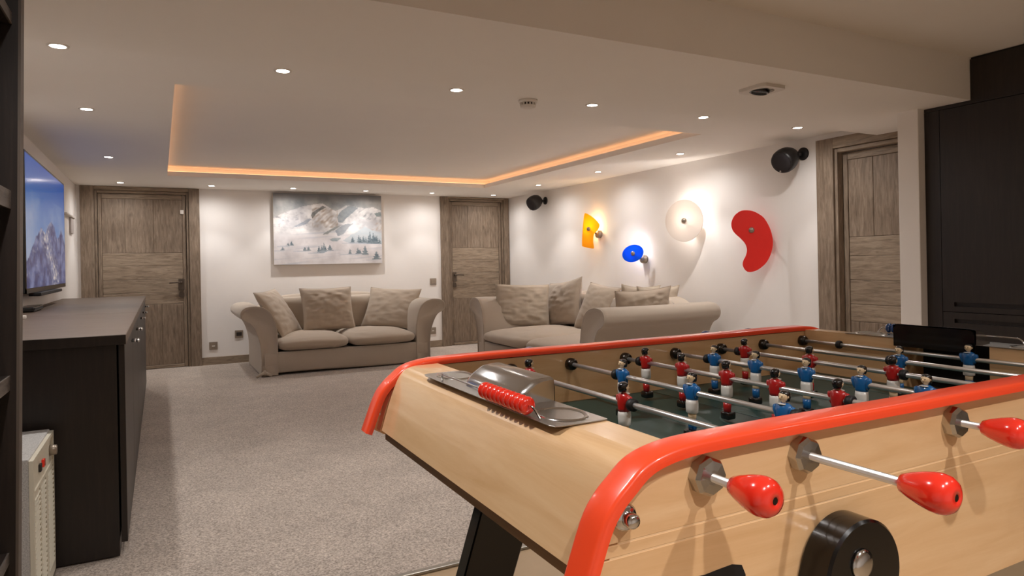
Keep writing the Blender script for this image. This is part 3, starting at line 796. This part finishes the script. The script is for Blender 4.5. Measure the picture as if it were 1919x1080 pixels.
m_gy = glass('amber_glass', (255, 204, 48), .6, 0); m_gb = glass('blue_glass', (0, 118, 245), .5, 0)
m_gw = glass('opal_glass', (236, 228, 220), .3, 0); m_gr = glass('red_glass', (246, 58, 50), .25, 0)
wall_lamp((4.375, 6.456, 1.52), YEL, m_gy, 2.6, 'amber glass wall lamp cut like a notched shield, left of the blue one', (255, 214, 160))
wall_lamp((4.375, 5.646, 1.221), BLU, m_gb, 1.6, 'small oval blue glass wall lamp', (255, 236, 230))
wall_lamp((4.375, 4.865, 1.514), WHI, m_gw, 4.6, 'round white glass wall lamp glowing brightly', (255, 246, 238))
wall_lamp((4.375, 4.052, 1.382), RED, m_gr, 0, 'kidney-shaped red glass wall lamp', (255, 220, 200))

# ------------------------------------------------------------------ egg-shaped wall speakers
def speaker(c, d, foot, label):
    t = empty('wall_speaker', foot, label=label, cat='speaker', group='black egg-shaped wall speakers')
    c, d = Vector(c), Vector(d).normalized()
    prof = [(.012, -.125), (.04, -.118), (.068, -.095), (.088, -.055), (.096, -.01), (.094, .03), (.085, .055)]
    obj('shell', lathe(prof, c, d, 32), m_speaker, t, True)
    obj('grille', lathe([(.083, .0552), (.078, .062), (.05, .069), (.015, .071)], c, d, 32), m_grille, t, True)
    obj('badge', lathe([(.008, 0), (.007, .002)], c+d*.0655+Vector((0, 0, -.062)), d, 12), m_chrome, t)
    F = Vector(foot)
    obj('wall_disc', lathe([(.05, .001), (.05, .012), (.035, .022)], F, (-1, 0, 0), 24), m_blackm, t, True)
    obj('bracket', tube([F+Vector((-.02, 0, 0)), F+Vector((-.045, 0, -.005)), c-d*.11], .016, 12), m_blackm, t, True)
    obj('cable_plug', rod(c-d*.075+Vector((0, 0, -.068)), c-d*.105+Vector((.012, 0, -.085)), .007, 10), m_blackm, t, True)
    return t
speaker((4.37, 3.70, 1.915), (-.88, -.08, -.46), (XR, 3.645, 1.965), 'black egg-shaped speaker on the wall between the red lamp and the right door')
speaker((4.35, 7.68, 1.925), (-.86, -.10, -.48), (XR, 7.66, 1.955), 'black egg-shaped speaker high in the far corner above the larger sofa')

# ------------------------------------------------------------------ cushions on the larger sofa
put_pillow(.62, .475, .17, 11, (3.60, 6.64, .43), R(-8), R(2), R(-18), m_linen3, 'creased pale linen cushion against the far arm of the larger sofa', G2, .05, .022)
put_pillow(.66, .52, .18, 12, (3.95, 6.42, .43), R(-11), R(-8), R(-90), m_linen2, 'beige cushion with a tall pointed corner beside the creased pale one', G2, .09)
put_pillow(.47, .52, .16, 13, (3.93, 5.80, .42), R(-23), R(7), R(-80), m_linen2, 'plain beige cushion tilted in the middle of the larger sofa', G2, .06, .008)
put_pillow(.60, .486, .17, 14, (3.872, 4.93, .42), R(12), R(-3), R(-4), m_linen2, 'wrinkled beige cushion behind the near arm of the larger sofa', G2, .09, .022)
put_pillow(.51, .487, .14, 15, (4.014, 5.18, .44), R(11), R(3), R(6), m_linen3, 'cushion half hidden behind the wrinkled one on the larger sofa', G2, .12)
put_pillow(.46, .471, .13, 16, (4.17, 5.06, .44), R(8), R(0), R(-9), m_linen3, 'small cushion corner at the back end of the larger sofa near arm', G2, .12)

# ------------------------------------------------------------------ bookcase, heater
bc = empty('bookcase', (0, 0, 0), label='tall black-brown open bookcase at the left edge', cat='bookcase')
obj('side_panel', box(XL+.03, -.306, 1.992, 2.03, .0, 2.2), m_dark, bc)
obj('edge_band', box(-.3058, -.300, 1.990, 2.032, .0, 2.2), m_edge, bc)
obj('side_panel', box(XL+.03, -.306, .60, .638, 0, 2.2), m_dark, bc)
obj('back_panel', box(XL+.03, XL+.045, .638, 1.992, .0, 2.2), m_dark, bc)
for z0, z1 in ((.06, .09), (.441, .468), (.856, .891), (1.291, 1.335), (1.737, 1.764), (2.15, 2.19)):
    s_ = obj('shelf', box(XL+.045, -.322, .6385, 1.9915, z0, z1), m_dark, bc)
    obj('shelf_edge', box(-.3218, -.318, .6385, 1.9915, z0, z1), m_shelf_lit, s_)  # front strip painted pale as if lit

bc.location = (-.020, 0, .004); bc.rotation_euler = (0, .0185, 0)
ht = empty('storage_heater', (-.42, 2.85, 0), label='cream slatted electric heater standing before the sideboard end', cat='heater')
hx, hy0, hy1, hz = -.365, 2.60, 3.065, .555
obj('casing', rbox(-.56, hx-.012, hy0, hy1, .03, hz, .004), m_heaterg, ht)
fr = obj('front_frame', join(box(hx-.012, hx, hy0, hy0+.02, .03, hz-.006), box(hx-.012, hx, hy1-.02, hy1, .03, hz-.006), box(hx-.012, hx, hy0+.02, hy1-.02, hz-.02, hz-.006),
    box(hx-.012, hx, hy0+.02, hy1-.02, hz-.125, hz-.11), box(hx-.012, hx, hy0+.02, hy1-.02, .03, .07), box(hx-.012, hx, 2.735, 2.755, .07, hz-.125), box(hx-.012, hx, 2.86, 2.905, .07, hz-.125)), m_heater, ht)
obj('control_panel', box(hx-.010, hx-.005, hy0+.02, hy1-.02, hz-.11, hz-.02), m_heater, ht)
obj('dial', lathe([(.02, 0), (.018, .022), (.014, .024)], (hx-.005, hy1-.07, hz-.065), (1, 0, 0), 20), m_plate, ht, True)
obj('switch', rbox(hx-.0048, hx+.004, 2.80, 2.825, hz-.078, hz-.052, .002), m_redh, ht, label='small red rocker switch')
obj('switch', rbox(hx-.0048, hx+.003, 2.735, 2.76, hz-.078, hz-.052, .002), m_socket, ht)
for (a, b) in ((hy0+.02, 2.735), (2.755, 2.86), (2.905, hy1-.02)):
    z = .078
    while z < hz-.135:
        obj('slat', xf(box(-.014, .004, a, b, -.0022, .0022), Matrix.Translation((hx-.003, 0, z)) @ Matrix.Rotation(R(35), 4, 'Y')), m_heater, ht); z += .017
for y in (hy0+.05, hy1-.05): obj('foot', rbox(-.55, hx-.02, y-.02, y+.02, .0045, .03, .003), m_blackm, ht)

# ------------------------------------------------------------------ tall dark cupboards on the right
def slot_front(y0, y1, z0, z1, sz0, sz1, sy):
    """front board with a milled finger slot from sy towards the near end"""
    a, b = KX, KX+.022
    return join(box(a, b, y0, y1, sz1, z1), box(a, b, y0, y1, z0, sz0), box(a, b, sy, y1, sz0, sz1), box(b-.004, b, y0, sy, sz0, sz1), box(a, b, y0, y0+.06, sz0, sz1))
ye = 2.287
for k in range(3):
    y1 = ye-.98*k; y0 = y1-.976
    if y0 < YF+.05: y0 = YF+.05
    t = empty('tall_cupboard', (KX+.3, (y0+y1)/2, 0), label='dark tall cupboard with slot handles, %s' % ('beside the white wall end', 'second along from the white wall end', 'third along from the white wall end')[k], cat='cupboard', group='tall dark cupboards')
    obj('carcass', box(KX+.024, 4.59, y0, y1+.002, .0, 1.978), m_dark, t)
    obj('cupboard_door', slot_front(y0, y1, .826, 1.976, .855, .879, y1-.062), m_dark, t)
    obj('drawer_front', slot_front(y0, y1, .42, .822, .762, .785, y1-.062), m_dark, t)
    obj('drawer_front', slot_front(y0, y1, .06, .416, .356, .379, y1-.062), m_dark, t)
tf = empty('cupboard_surround', (KX+.1, 2.3, 0), label='black-brown filler boards framing the tall cupboards up to the ceiling', cat='filler panel')
obj('stile', box(KX, 4.59, ye+.003, 2.374, 0, 1.978), m_dark, tf)
obj('fascia', box(KX, KX+.6, YF+.02, BY0-.002, 1.979, ZN-.012), m_dark, tf)
obj('fascia', box(KX, KX+.6, BY0-.002, 2.374, 1.979, ZS-.001), m_dark, tf)
obj('shadow_gap', box(KX+.012, KX+.6, YF+.02, BY0-.002, ZN-.0115, ZN-.001), m_blackm, tf)

# ------------------------------------------------------------------ football table
TX = 1.015                                # middle of its length
YN, YNI, YFI, YFO = .535, .56, 1.255, 1.28   # near outer, near inner, far inner, far outer
ZR, ZF = .925, .843
ft = empty('football_table', (TX, (YN+YFO)/2, 0), label='beech table football game with red rims and black legs', cat='football table')
def mir(x): return 2*TX-x
END = [(.360, .832), (.375, .880), (.388, .910), (.397, .926), (.408, .938), (.424, .9455), (.445, .9495), (.484, .952)]
def xl(z):
    for i in range(len(END)-1):
        if END[i][1] <= z <= END[i+1][1]:
            t = (z-END[i][1])/(END[i+1][1]-END[i][1]); return END[i][0]*(1-t)+END[i+1][0]*t
    return END[-1][0]
G1z, G2z, gw = .8748, .8615, .0009
top_p = [(xl(G1z+gw), G1z+gw)]+[p for p in END if p[1] > G1z+.003]; top_p = top_p+[(mir(x), z) for x, z in top_p[::-1]]
mid_p = [(xl(G2z+gw), G2z+gw), (xl(G1z-gw), G1z-gw)]; mid_p = mid_p+[(mir(x), z) for x, z in mid_p[::-1]]
low_p = [(.60, .697), (.362, .832), (xl(G2z-gw), G2z-gw)]; low_p = low_p+[(mir(x), z) for x, z in low_p[::-1]]
core_p = [(.605, .700), (.366, .834)]+[(x+.004, z-.002) for x, z in END[1:]]; core_p = core_p+[(mir(x), z) for x, z in core_p[::-1]]
for y0, y1, yc in ((YN, YNI, .006), (YFO, YFI, -.006)):
    sp_ = obj('side_panel', prism(core_p, y0+yc*.4, y1, 'Y'), m_beech, ft)
    obj('groove_glint', join(box(.39, mir(.39), min(y0+yc*.1, y0+yc*.39), max(y0+yc*.1, y0+yc*.39), G1z-gw*1.2, G1z+gw*1.2), box(.38, mir(.38), min(y0+yc*.1, y0+yc*.39), max(y0+yc*.1, y0+yc*.39), G2z-gw*1.2, G2z+gw*1.2)), m_groove_glint, sp_)  # pale strips paint the light caught by the groove edges
    for P in (top_p, mid_p, low_p): obj('side_board', prism(P, y0, y0+yc*.395, 'Y', .0005), m_beech, sp_)
# red rims: a rounded moulding following the top edge and both ends
RIM = [(.3445, .831), (.3680, .891), (.3835, .914), (.401, .9295), (.418, .9425), (.440, .9505), (.475, .9555), (.53, .957), (.62, .9575)]
RIM = smooth_open(RIM, 4); RIMP = RIM+[(TX-.15, .9565), (TX, .9565), (TX+.15, .9565)]+[(mir(x), z) for x, z in RIM[::-1]]
def rim(yc, hw):
    sec = [(-1, -.45), (-1, -.05), (-.975, .18), (-.92, .36), (-.83, .47), (-.7, .52), (.7, .52), (.83, .47), (.92, .36), (.975, .18), (1, -.05), (1, -.45)]
    V, F = [], []; ns = len(sec); N_ = len(RIMP)
    for i, (x, z) in enumerate(RIMP):
        p, q = Vector(RIMP[max(i-1, 0)]), Vector(RIMP[min(i+1, N_-1)]); t = (q-p).normalized(); nn = Vector((-t.y, t.x))
        for a, b in sec: V.append((x+nn.x*b*.0125, yc+a*hw, z+nn.y*b*.0125))
    for i in range(N_-1):
        for k in range(ns):
            j = (k+1) % ns; F.append((i*ns+k, i*ns+j, (i+1)*ns+j, (i+1)*ns+k))
    F.append(tuple(range(ns))); F.append(tuple(range((N_-1)*ns, N_*ns)))
    return V, F
obj('rim', rim(.543, .0205), m_red, ft, 'auto')
obj('rim', rim(1.272, .0205), m_red, ft, 'auto')
# end blocks: near one whole, far one with its goal opening
blk = smooth_open([(.368, .836), (.382, .881), (.3945, .914), (.402, .930), (.411, .942), (.423, .9495), (.437, .9525)], 5)+[(.484, .9535), (.484, ZF-.02), (.43, .80)]
blk_s = blk
obj('end_block', prism(blk, YNI+.0005, YFI-.0005, 'Y'), m_beechy, ft)
mb = [(mir(x), z) for x, z in blk]
obj('end_block', prism(mb, YNI+.0005, .795, 'Y'), m_beechy, ft)
obj('end_block', prism(mb, .985, YFI-.0005, 'Y'), m_beechy, ft)
obj('goal_back', box(mir(.40), mir(.396), .795, .985, ZF-.03, .95), m_blackm, ft)
obj('goal_floor', box(mir(.484), mir(.40), .795, .985, ZF-.03, ZF-.025), m_blackm, ft)
for x in (0, 1):
    a, b = (.376, .432) if x == 0 else (mir(.432), mir(.376))
    obj('bottom_rail', box(a, b, YNI+.001, YFI-.001, .817, .8355), m_beechd, ft)
obj('underside', box(.61, mir(.61), YNI+.001, YFI-.001, .70, .712), m_beechd, ft)
obj('playing_field', box(.4845, mir(.4845), YNI+.0005, YFI-.0005, ZF-.012, ZF), m_field, ft)
# faint printed lines on the field
m_line = mat('field_print', (58, 92, 88), .4)
def ringline(cx, cy, r, w_, n=40):
    V = [(cx+q*math.cos(2*math.pi*k/n), cy+q*math.sin(2*math.pi*k/n), ZF+.0004) for q in (r, r+w_) for k in range(n)]
    return V, [(k, (k+1) % n, n+(k+1) % n, n+k) for k in range(n)]
yc = (YNI+YFI)/2
for vf in (ringline(TX, yc, .085, .004), box(TX-.002, TX+.002, YNI+.001, YFI-.001, ZF+.0001, ZF+.0005), box(.60, .604, yc-.17, yc+.17, ZF+.0001, ZF+.0005), box(1.426, 1.43, yc-.17, yc+.17, ZF+.0001, ZF+.0005)): obj('field_line', vf, m_line, ft)
# legs: black, rounded tops bolted outside the side panels, splayed towards the ends
def leg(xc, sx, y0, y1):
    k = .35; r = .064; L_ = []
    cx, cz = 0, .785
    ux, uz = -k*sx/math.hypot(k, 1), -1/math.hypot(k, 1)      # down the leg
    px_, pz_ = -uz, ux                                      # across
    pts = []
    for i in range(33):
        a = math.pi*i/32
        pts.append((xc+px_*r*math.cos(a)-ux*r*math.sin(a), cz+pz_*r*math.cos(a)-uz*r*math.sin(a)))
    Ln = .785*math.hypot(k, 1)
    for s, wd in ((-1, .05), (1, .05)):
        x, z = xc+ux*Ln+px_*wd*s, cz+uz*Ln+pz_*wd*s
        x += ux/uz*(0.0-z); pts.append((x, 0.0))
    return prism(pts, y0, y1, 'Y', .003)
for sx, xc in ((1, .705), (-1, mir(.705))):
    for y0, y1, o_ in ((YN-.0395, YN-.0005, -1), (YFO+.0005, YFO+.0395, 1)):
        lg = obj('leg', leg(xc, sx, y0, y1), m_black, ft, 'auto')
        yb = y0 if o_ < 0 else y1
        obj('bolt', lathe([(.0175, 0), (.017, .003), (.012, .006), (.004, .007)], (xc-.008*sx, yb, .802), (0, o_, 0), 24), m_chrome, lg, True)
# flat black plate painting the dark inside of the ball-return opening, coin button
obj('ball_return', prism(smooth_closed([(.440, .735), (.552, .735), (.557, .775), (.553, .818), (.50, .8195), (.445, .818), (.437, .775)], 3), YN-.0006, YN+.004, 'Y'), m_blackm, ft)
bt = obj('push_button', lathe([(.0135, 0), (.0135, .006), (.0105, .010)], (.395, YN, .9015), (0, -1, 0), 28), m_chrome, ft, True)
obj('button_plunger', lathe([(.0075, .006), (.0075, .019), (.005, .022)], (.395, YN, .9015), (0, -1, 0), 20), m_chrome, bt, True)
# rod bearings
RX = [.500+.1475*k for k in range(8)]
for i, x in enumerate(RX):
    b8 = lathe([(.0205, 0), (.0205, .011), (.0175, .0155), (.008, .0160)], (x, YN, ZR), (0, -1, 0), 8)
    if i in (0, 1, 3, 5): obj('rod_bearing', b8, m_bearing, ft)
    else: obj('rod_bearing', lathe([(.0205, 0), (.0205, .011), (.0175, .0155), (.008, .0160)], (x, YFO, ZR), (0, 1, 0), 8), m_chrome, ft)
    for yy, dd in ((YFI, -1), (YNI, 1)):
        obj('inner_bearing', lathe([(.0135, 0), (.0135, .008), (.0115, .014), (.007, .016)], (x, yy, ZR), (0, dd, 0), 16), m_darkmetal, ft, True)

# score counter and ashtray plate, one at each end
obj_ = obj
def counter(sgn, mt_bead):
    def X(x): return x if sgn > 0 else mir(x)
    def obj(name, vf, *a, **k):
        v, f = vf
        return obj_((name), ([(x, y if sgn > 0 else 2*yc-y, z) for x, y, z in v], f), *a, **k)
    py0, py1 = .682, 1.134
    pl = smooth_closed([(X(.402), py0+.012), (X(.408), py0), (X(.478), py0-.002), (X(.486), py0+.004), (X(.4865), yc), (X(.486), py1-.004), (X(.478), py1), (X(.412), py1-.004), (X(.402), py1-.03), (X(.4015), yc)], 4)
    pl = [(X(.408), py0+.012), (X(.411), py0+.003), (X(.418), py0), (X(.484), py0), (X(.487), py0+.003), (X(.487), py1-.012), (X(.482), py1-.003), (X(.472), py1), (X(.420), py1), (X(.411), py1-.006), (X(.408), py1-.018)]
    p = obj('counter_plate', prism(pl, .9538, .9552, 'Z', .0004), m_steel, ft)
    # dome: quarter-round hood open to the field, black inside
    prof = [(.428, .9536), (.431, .962), (.438, .971), (.448, .978), (.460, .985), (.474, .9875), (.487, .988)]
    prof = smooth_open(prof, 3); d0, d1 = .812, .996
    V = []; nP = len(prof)
    ys = [d0, d0+.004, d0+.012, d1-.012, d1-.004, d1]
    sc = [.90, .965, 1, 1, .965, .90]
    for y, s in zip(ys, sc):
        for x, z in prof: V.append((X(.487-(.487-x)*s), y, .9536+(z-.9536)*s))
    F = [(i*nP+j, i*nP+j+1, (i+1)*nP+j+1, (i+1)*nP+j) for i in range(5) for j in range(nP-1)]
    b0 = len(V); V += [(X(.487), d0, .9536), (X(.487), d1, .9536)]
    F.append(tuple(range(nP))+(b0,)); F.append(tuple(range(5*nP, 6*nP))+(b0+1,))
    obj('hood', (V, F), m_chrome, p, 'auto')
    hl = [(d0+.002, .936), (d1-.002, .936), (d1-.002, .974), (d1-.004, .981), (d1-.010, .9855), (d0+.010, .9855), (d0+.004, .981), (d0+.002, .974)]
    obj('hood_lining', prism(hl, min(X(.484), X(.4893)), max(X(.484), X(.4893)), 'X'), m_black, p)
    # oval ash cups: raised rings and dished floors
    for cy_ in (.735, 1.085):
        n_ = 28; V, F = [], []
        for (ra, rb, z) in ((.033, .042, .9537), (.031, .040, .9565), (.028, .037, .9568), (.024, .033, .9548), (.010, .014, .9541)):
            for k in range(n_): a = 2*math.pi*k/n_; V.append((X(.452)+ra*math.cos(a), cy_+rb*math.sin(a), z))
        F = [(r_*n_+k, r_*n_+(k+1) % n_, (r_+1)*n_+(k+1) % n_, (r_+1)*n_+k) for r_ in range(4) for k in range(n_)]+[tuple(range(4*n_, 5*n_))]
        obj('ash_cup', (V, F), m_chrome, p, True)
    # wire and counting beads
    wire = smooth_open([(X(.416), 1.055, .9537), (X(.412), 1.045, .9655), (X(.410), 1.02, .9680), (X(.410), .90, .9680), (X(.410), .76, .9680), (X(.410), .735, .968), (X(.414), .722, .9537)], 4)
    obj('bead_wire', tube(wire, .0016, 8), m_chrome, p, True)
    for k in range(10):
        y = .752+.01345*k
        obj('bead', lathe([(.003, -.0063), (.0065, -.0061), (.0100, -.0042), (.0118, -.0014), (.0118, .0014), (.0100, .0042), (.0065, .0061), (.003, .0063)], (X(.410), y, .9680), (0, 1, 0), 16), mt_bead, p, True)
counter(1, m_redh); counter(-1, m_blueh)

# ------------------------------------------------------------------ rods with players (local: rod axis along y, origin on the axis, the figure faces +x)
def limb(secs, n=14):
    """loft of ellipses (z, cx, rx, ry)"""
    V, F = [], []
    for z, cx, rx, ry in secs:
        for k in range(n): a = 2*math.pi*k/n; V.append((cx+rx*math.cos(a), ry*math.sin(a), z))
    for i in range(len(secs)-1):
        for k in range(n): j = (k+1) % n; F.append((i*n+k, i*n+j, (i+1)*n+j, (i+1)*n+k))
    F.append(tuple(range(n))[::-1]); F.append(tuple(range((len(secs)-1)*n, len(secs)*n))); return V, F
def shift(vf, d): return [(x+d[0], y+d[1], z+d[2]) for x, y, z in vf[0]], vf[1]
shirt = join(limb([(-.014, -.0005, .0088, .0105), (-.008, 0, .0095, .0112), (0, 0, .0098, .0125), (.007, 0, .0092, .0140), (.0115, 0, .0078, .0135), (.0145, -.0005, .0055, .0085), (.0158, -.0005, .004, .0045)], 18),
             xf(limb([(-.008, 0, .0035, .0032), (-.003, 0, .0045, .0042), (.005, 0, .0052, .005), (.0095, 0, .0046, .0044), (.0118, 0, .0025, .0025)], 10), Matrix.Translation((.0005, .0128, 0)) @ Matrix.Rotation(R(-14), 4, 'X')),
             xf(limb([(-.008, 0, .0035, .0032), (-.003, 0, .0045, .0042), (.005, 0, .0052, .005), (.0095, 0, .0046, .0044), (.0118, 0, .0025, .0025)], 10), Matrix.Translation((.0005, -.0128, 0)) @ Matrix.Rotation(R(14), 4, 'X')))
head = join(limb([(.0145, .0, .0038, .0038), (.0175, .0, .0036, .0036), (.019, .0008, .0055, .005), (.022, .0008, .0075, .0066), (.0255, .0004, .0080, .0072), (.029, 0, .0070, .0066), (.0315, -.0002, .004, .004)], 16),
            shift(ellipsoid((0, 0, 0), (.0018, .0012, .0018), 8, 5), (.0086, 0, .0238)),
            shift(ellipsoid((0, 0, 0), (.0012, .0008, .0018), 8, 5), (0, .0074, .0243)), shift(ellipsoid((0, 0, 0), (.0012, .0008, .0018), 8, 5), (0, -.0074, .0243)))
hair = join(shift(limb([(-.0075, -.0022, .0056, .0062), (-.004, -.0020, .0070, .0072), (0, -.0016, .0080, .0079), (.004, -.0008, .0080, .0077), (.0066, -.0002, .0058, .0058), (.0077, 0, .003, .003)], 16), (-.0006, 0, .0251)))
eyes = join(shift(ellipsoid((0, 0, 0), (.0007, .0012, .0007), 8, 5), (.0078, .0028, .0254)), shift(ellipsoid((0, 0, 0), (.0007, .0012, .0007), 8, 5), (.0078, -.0028, .0254)),
            shift(ellipsoid((0, 0, 0), (.0006, .0016, .0005), 8, 5), (.0072, 0, .0212)))
collar = join(prism([(-.0045, -.0050), (.0075, -.0060), (.0098, 0), (.0075, .0060), (-.0045, .0050)], .0138, .0150, 'Z'))
shorts = join(limb([(-.0125, 0, .0092, .0108), (-.019, 0, .0098, .0118), (-.026, 0, .0096, .0118), (-.034, 0, .0092, .0114), (-.0352, 0, .0075, .0095)], 18))
legs_v = limb([(-.034, 0, .0066, .0082), (-.040, 0, .0060, .0076), (-.046, 0, .0058, .0074)], 14)
socks = limb([(-.0455, 0, .0064, .0080), (-.053, 0, .0068, .0082), (-.064, 0, .0060, .0075)], 14)
shoe = join(rbox(-.0085, .0125, -.0105, .0105, -.0775, -.0625, .0035, 2))
def mk(name, vf, mt):
    me = bpy.data.meshes.new(name); me.from_pydata([tuple(p) for p in vf[0]], [], vf[1]); me.update()
    bm = bmesh.new(); bm.from_mesh(me); bmesh.ops.recalc_face_normals(bm, faces=bm.faces); bm.to_mesh(me); bm.free()
    me.materials.append(mt); me.polygons.foreach_set('use_smooth', [True]*len(me.polygons)); return me
TEAM = {}
for team, ms in (('red', m_shirt_r), ('blue', m_shirt_b)):
    TEAM[team] = [('player', mk('player_'+team, shirt, ms)), ('head', mk('head', head, m_skin)), ('hair', mk('hair', hair, m_hair)), ('face', mk('face', eyes, m_hair)), ('collar', mk('collar', collar, m_short)),
                  ('shorts', mk('shorts', shorts, m_short)), ('legs', mk('legs', legs_v, m_skin)), ('socks', mk('socks', socks, ms)), ('shoes', mk('shoes', shoe, m_hair))]
def handle_vf(y, s):
    prof = [(.0062, 0), (.0095, .002), (.0130, .011), (.0168, .023), (.0190, .033), (.0194, .039), (.0182, .0455), (.0148, .0505), (.0092, .0532), (.0042, .0537), (.0040, .0525)]
    return lathe([(r_, h_) for r_, h_ in prof], (0, y, 0), (0, s, 0), 28)
def player_rod(i, team, ys, ystart, label, tilt=0, stops=None):
    t = empty('player_rod', (RX[i], 0, ZR), 0, label=label, cat='player rod', group='rods of the football table')
    near = team == 'red'
    y_out = ystart-.004 if near else YNI-.004
    y_end = YFI+.004 if near else ystart+.004
    obj('rod', rod((0, y_out, 0), (0, y_end, 0), .0046, 16), m_rodsteel, t, True, world=False)
    h = obj('handle', handle_vf(ystart, -1 if near else 1), m_redh if near else m_blueh, t, True, world=False)
    tipy = ystart+(-.053 if near else .053)
    obj('pin', rod((0, tipy, 0), (0, tipy+(.002 if near else -.002), 0), .0034, 12), m_darkmetal, h, world=False)
    for y in ys:
        body = None
        for nm, me in TEAM[team]:
            o = bpy.data.objects.new(nm, me); COL.objects.link(o)
            if body is None:
                o.parent = t; o.location = (0, y, 0); o.rotation_euler = (0, tilt, 0 if team == 'red' else math.pi); body = o
            else: o.parent = body
    lo, hi = min(ys), max(ys)
    for y in stops or (lo-.021, hi+.021):
        obj('bumper', lathe([(.0065, -.006), (.0098, -.0045), (.0102, 0), (.0098, .0045), (.0065, .006)], (0, y, 0), (0, 1, 0), 18), m_rubber, t, True, world=False)
player_rod(0, 'red', [.905], .494, 'steel rod with a single red player, nearest the red counting beads')
player_rod(1, 'red', [1.172, .865], .416, 'steel rod with two red players and the far-pulled red handle')
player_rod(2, 'blue', [1.065, .873, .682], 1.40, 'steel rod with three blue players, first blue rod from the red beads')
player_rod(3, 'red', [1.178, 1.062, .940, .826, .704], .495, 'steel rod with five red players in the middle of the table')
player_rod(4, 'blue', [1.123, 1.006, .882, .768, .655], 1.38, 'steel rod with five blue players in the middle of the table')
player_rod(5, 'red', [1.174, .992, .806], .47, 'steel rod with three red players, farthest red rod from the red beads')
player_rod(6, 'blue', [.888, .615], 1.42, 'steel rod with two blue players before the far goal', 0)
player_rod(7, 'blue', [.829], 1.40, 'steel rod with the single blue goalkeeper in front of the far goal', 0, (.62, 1.14))
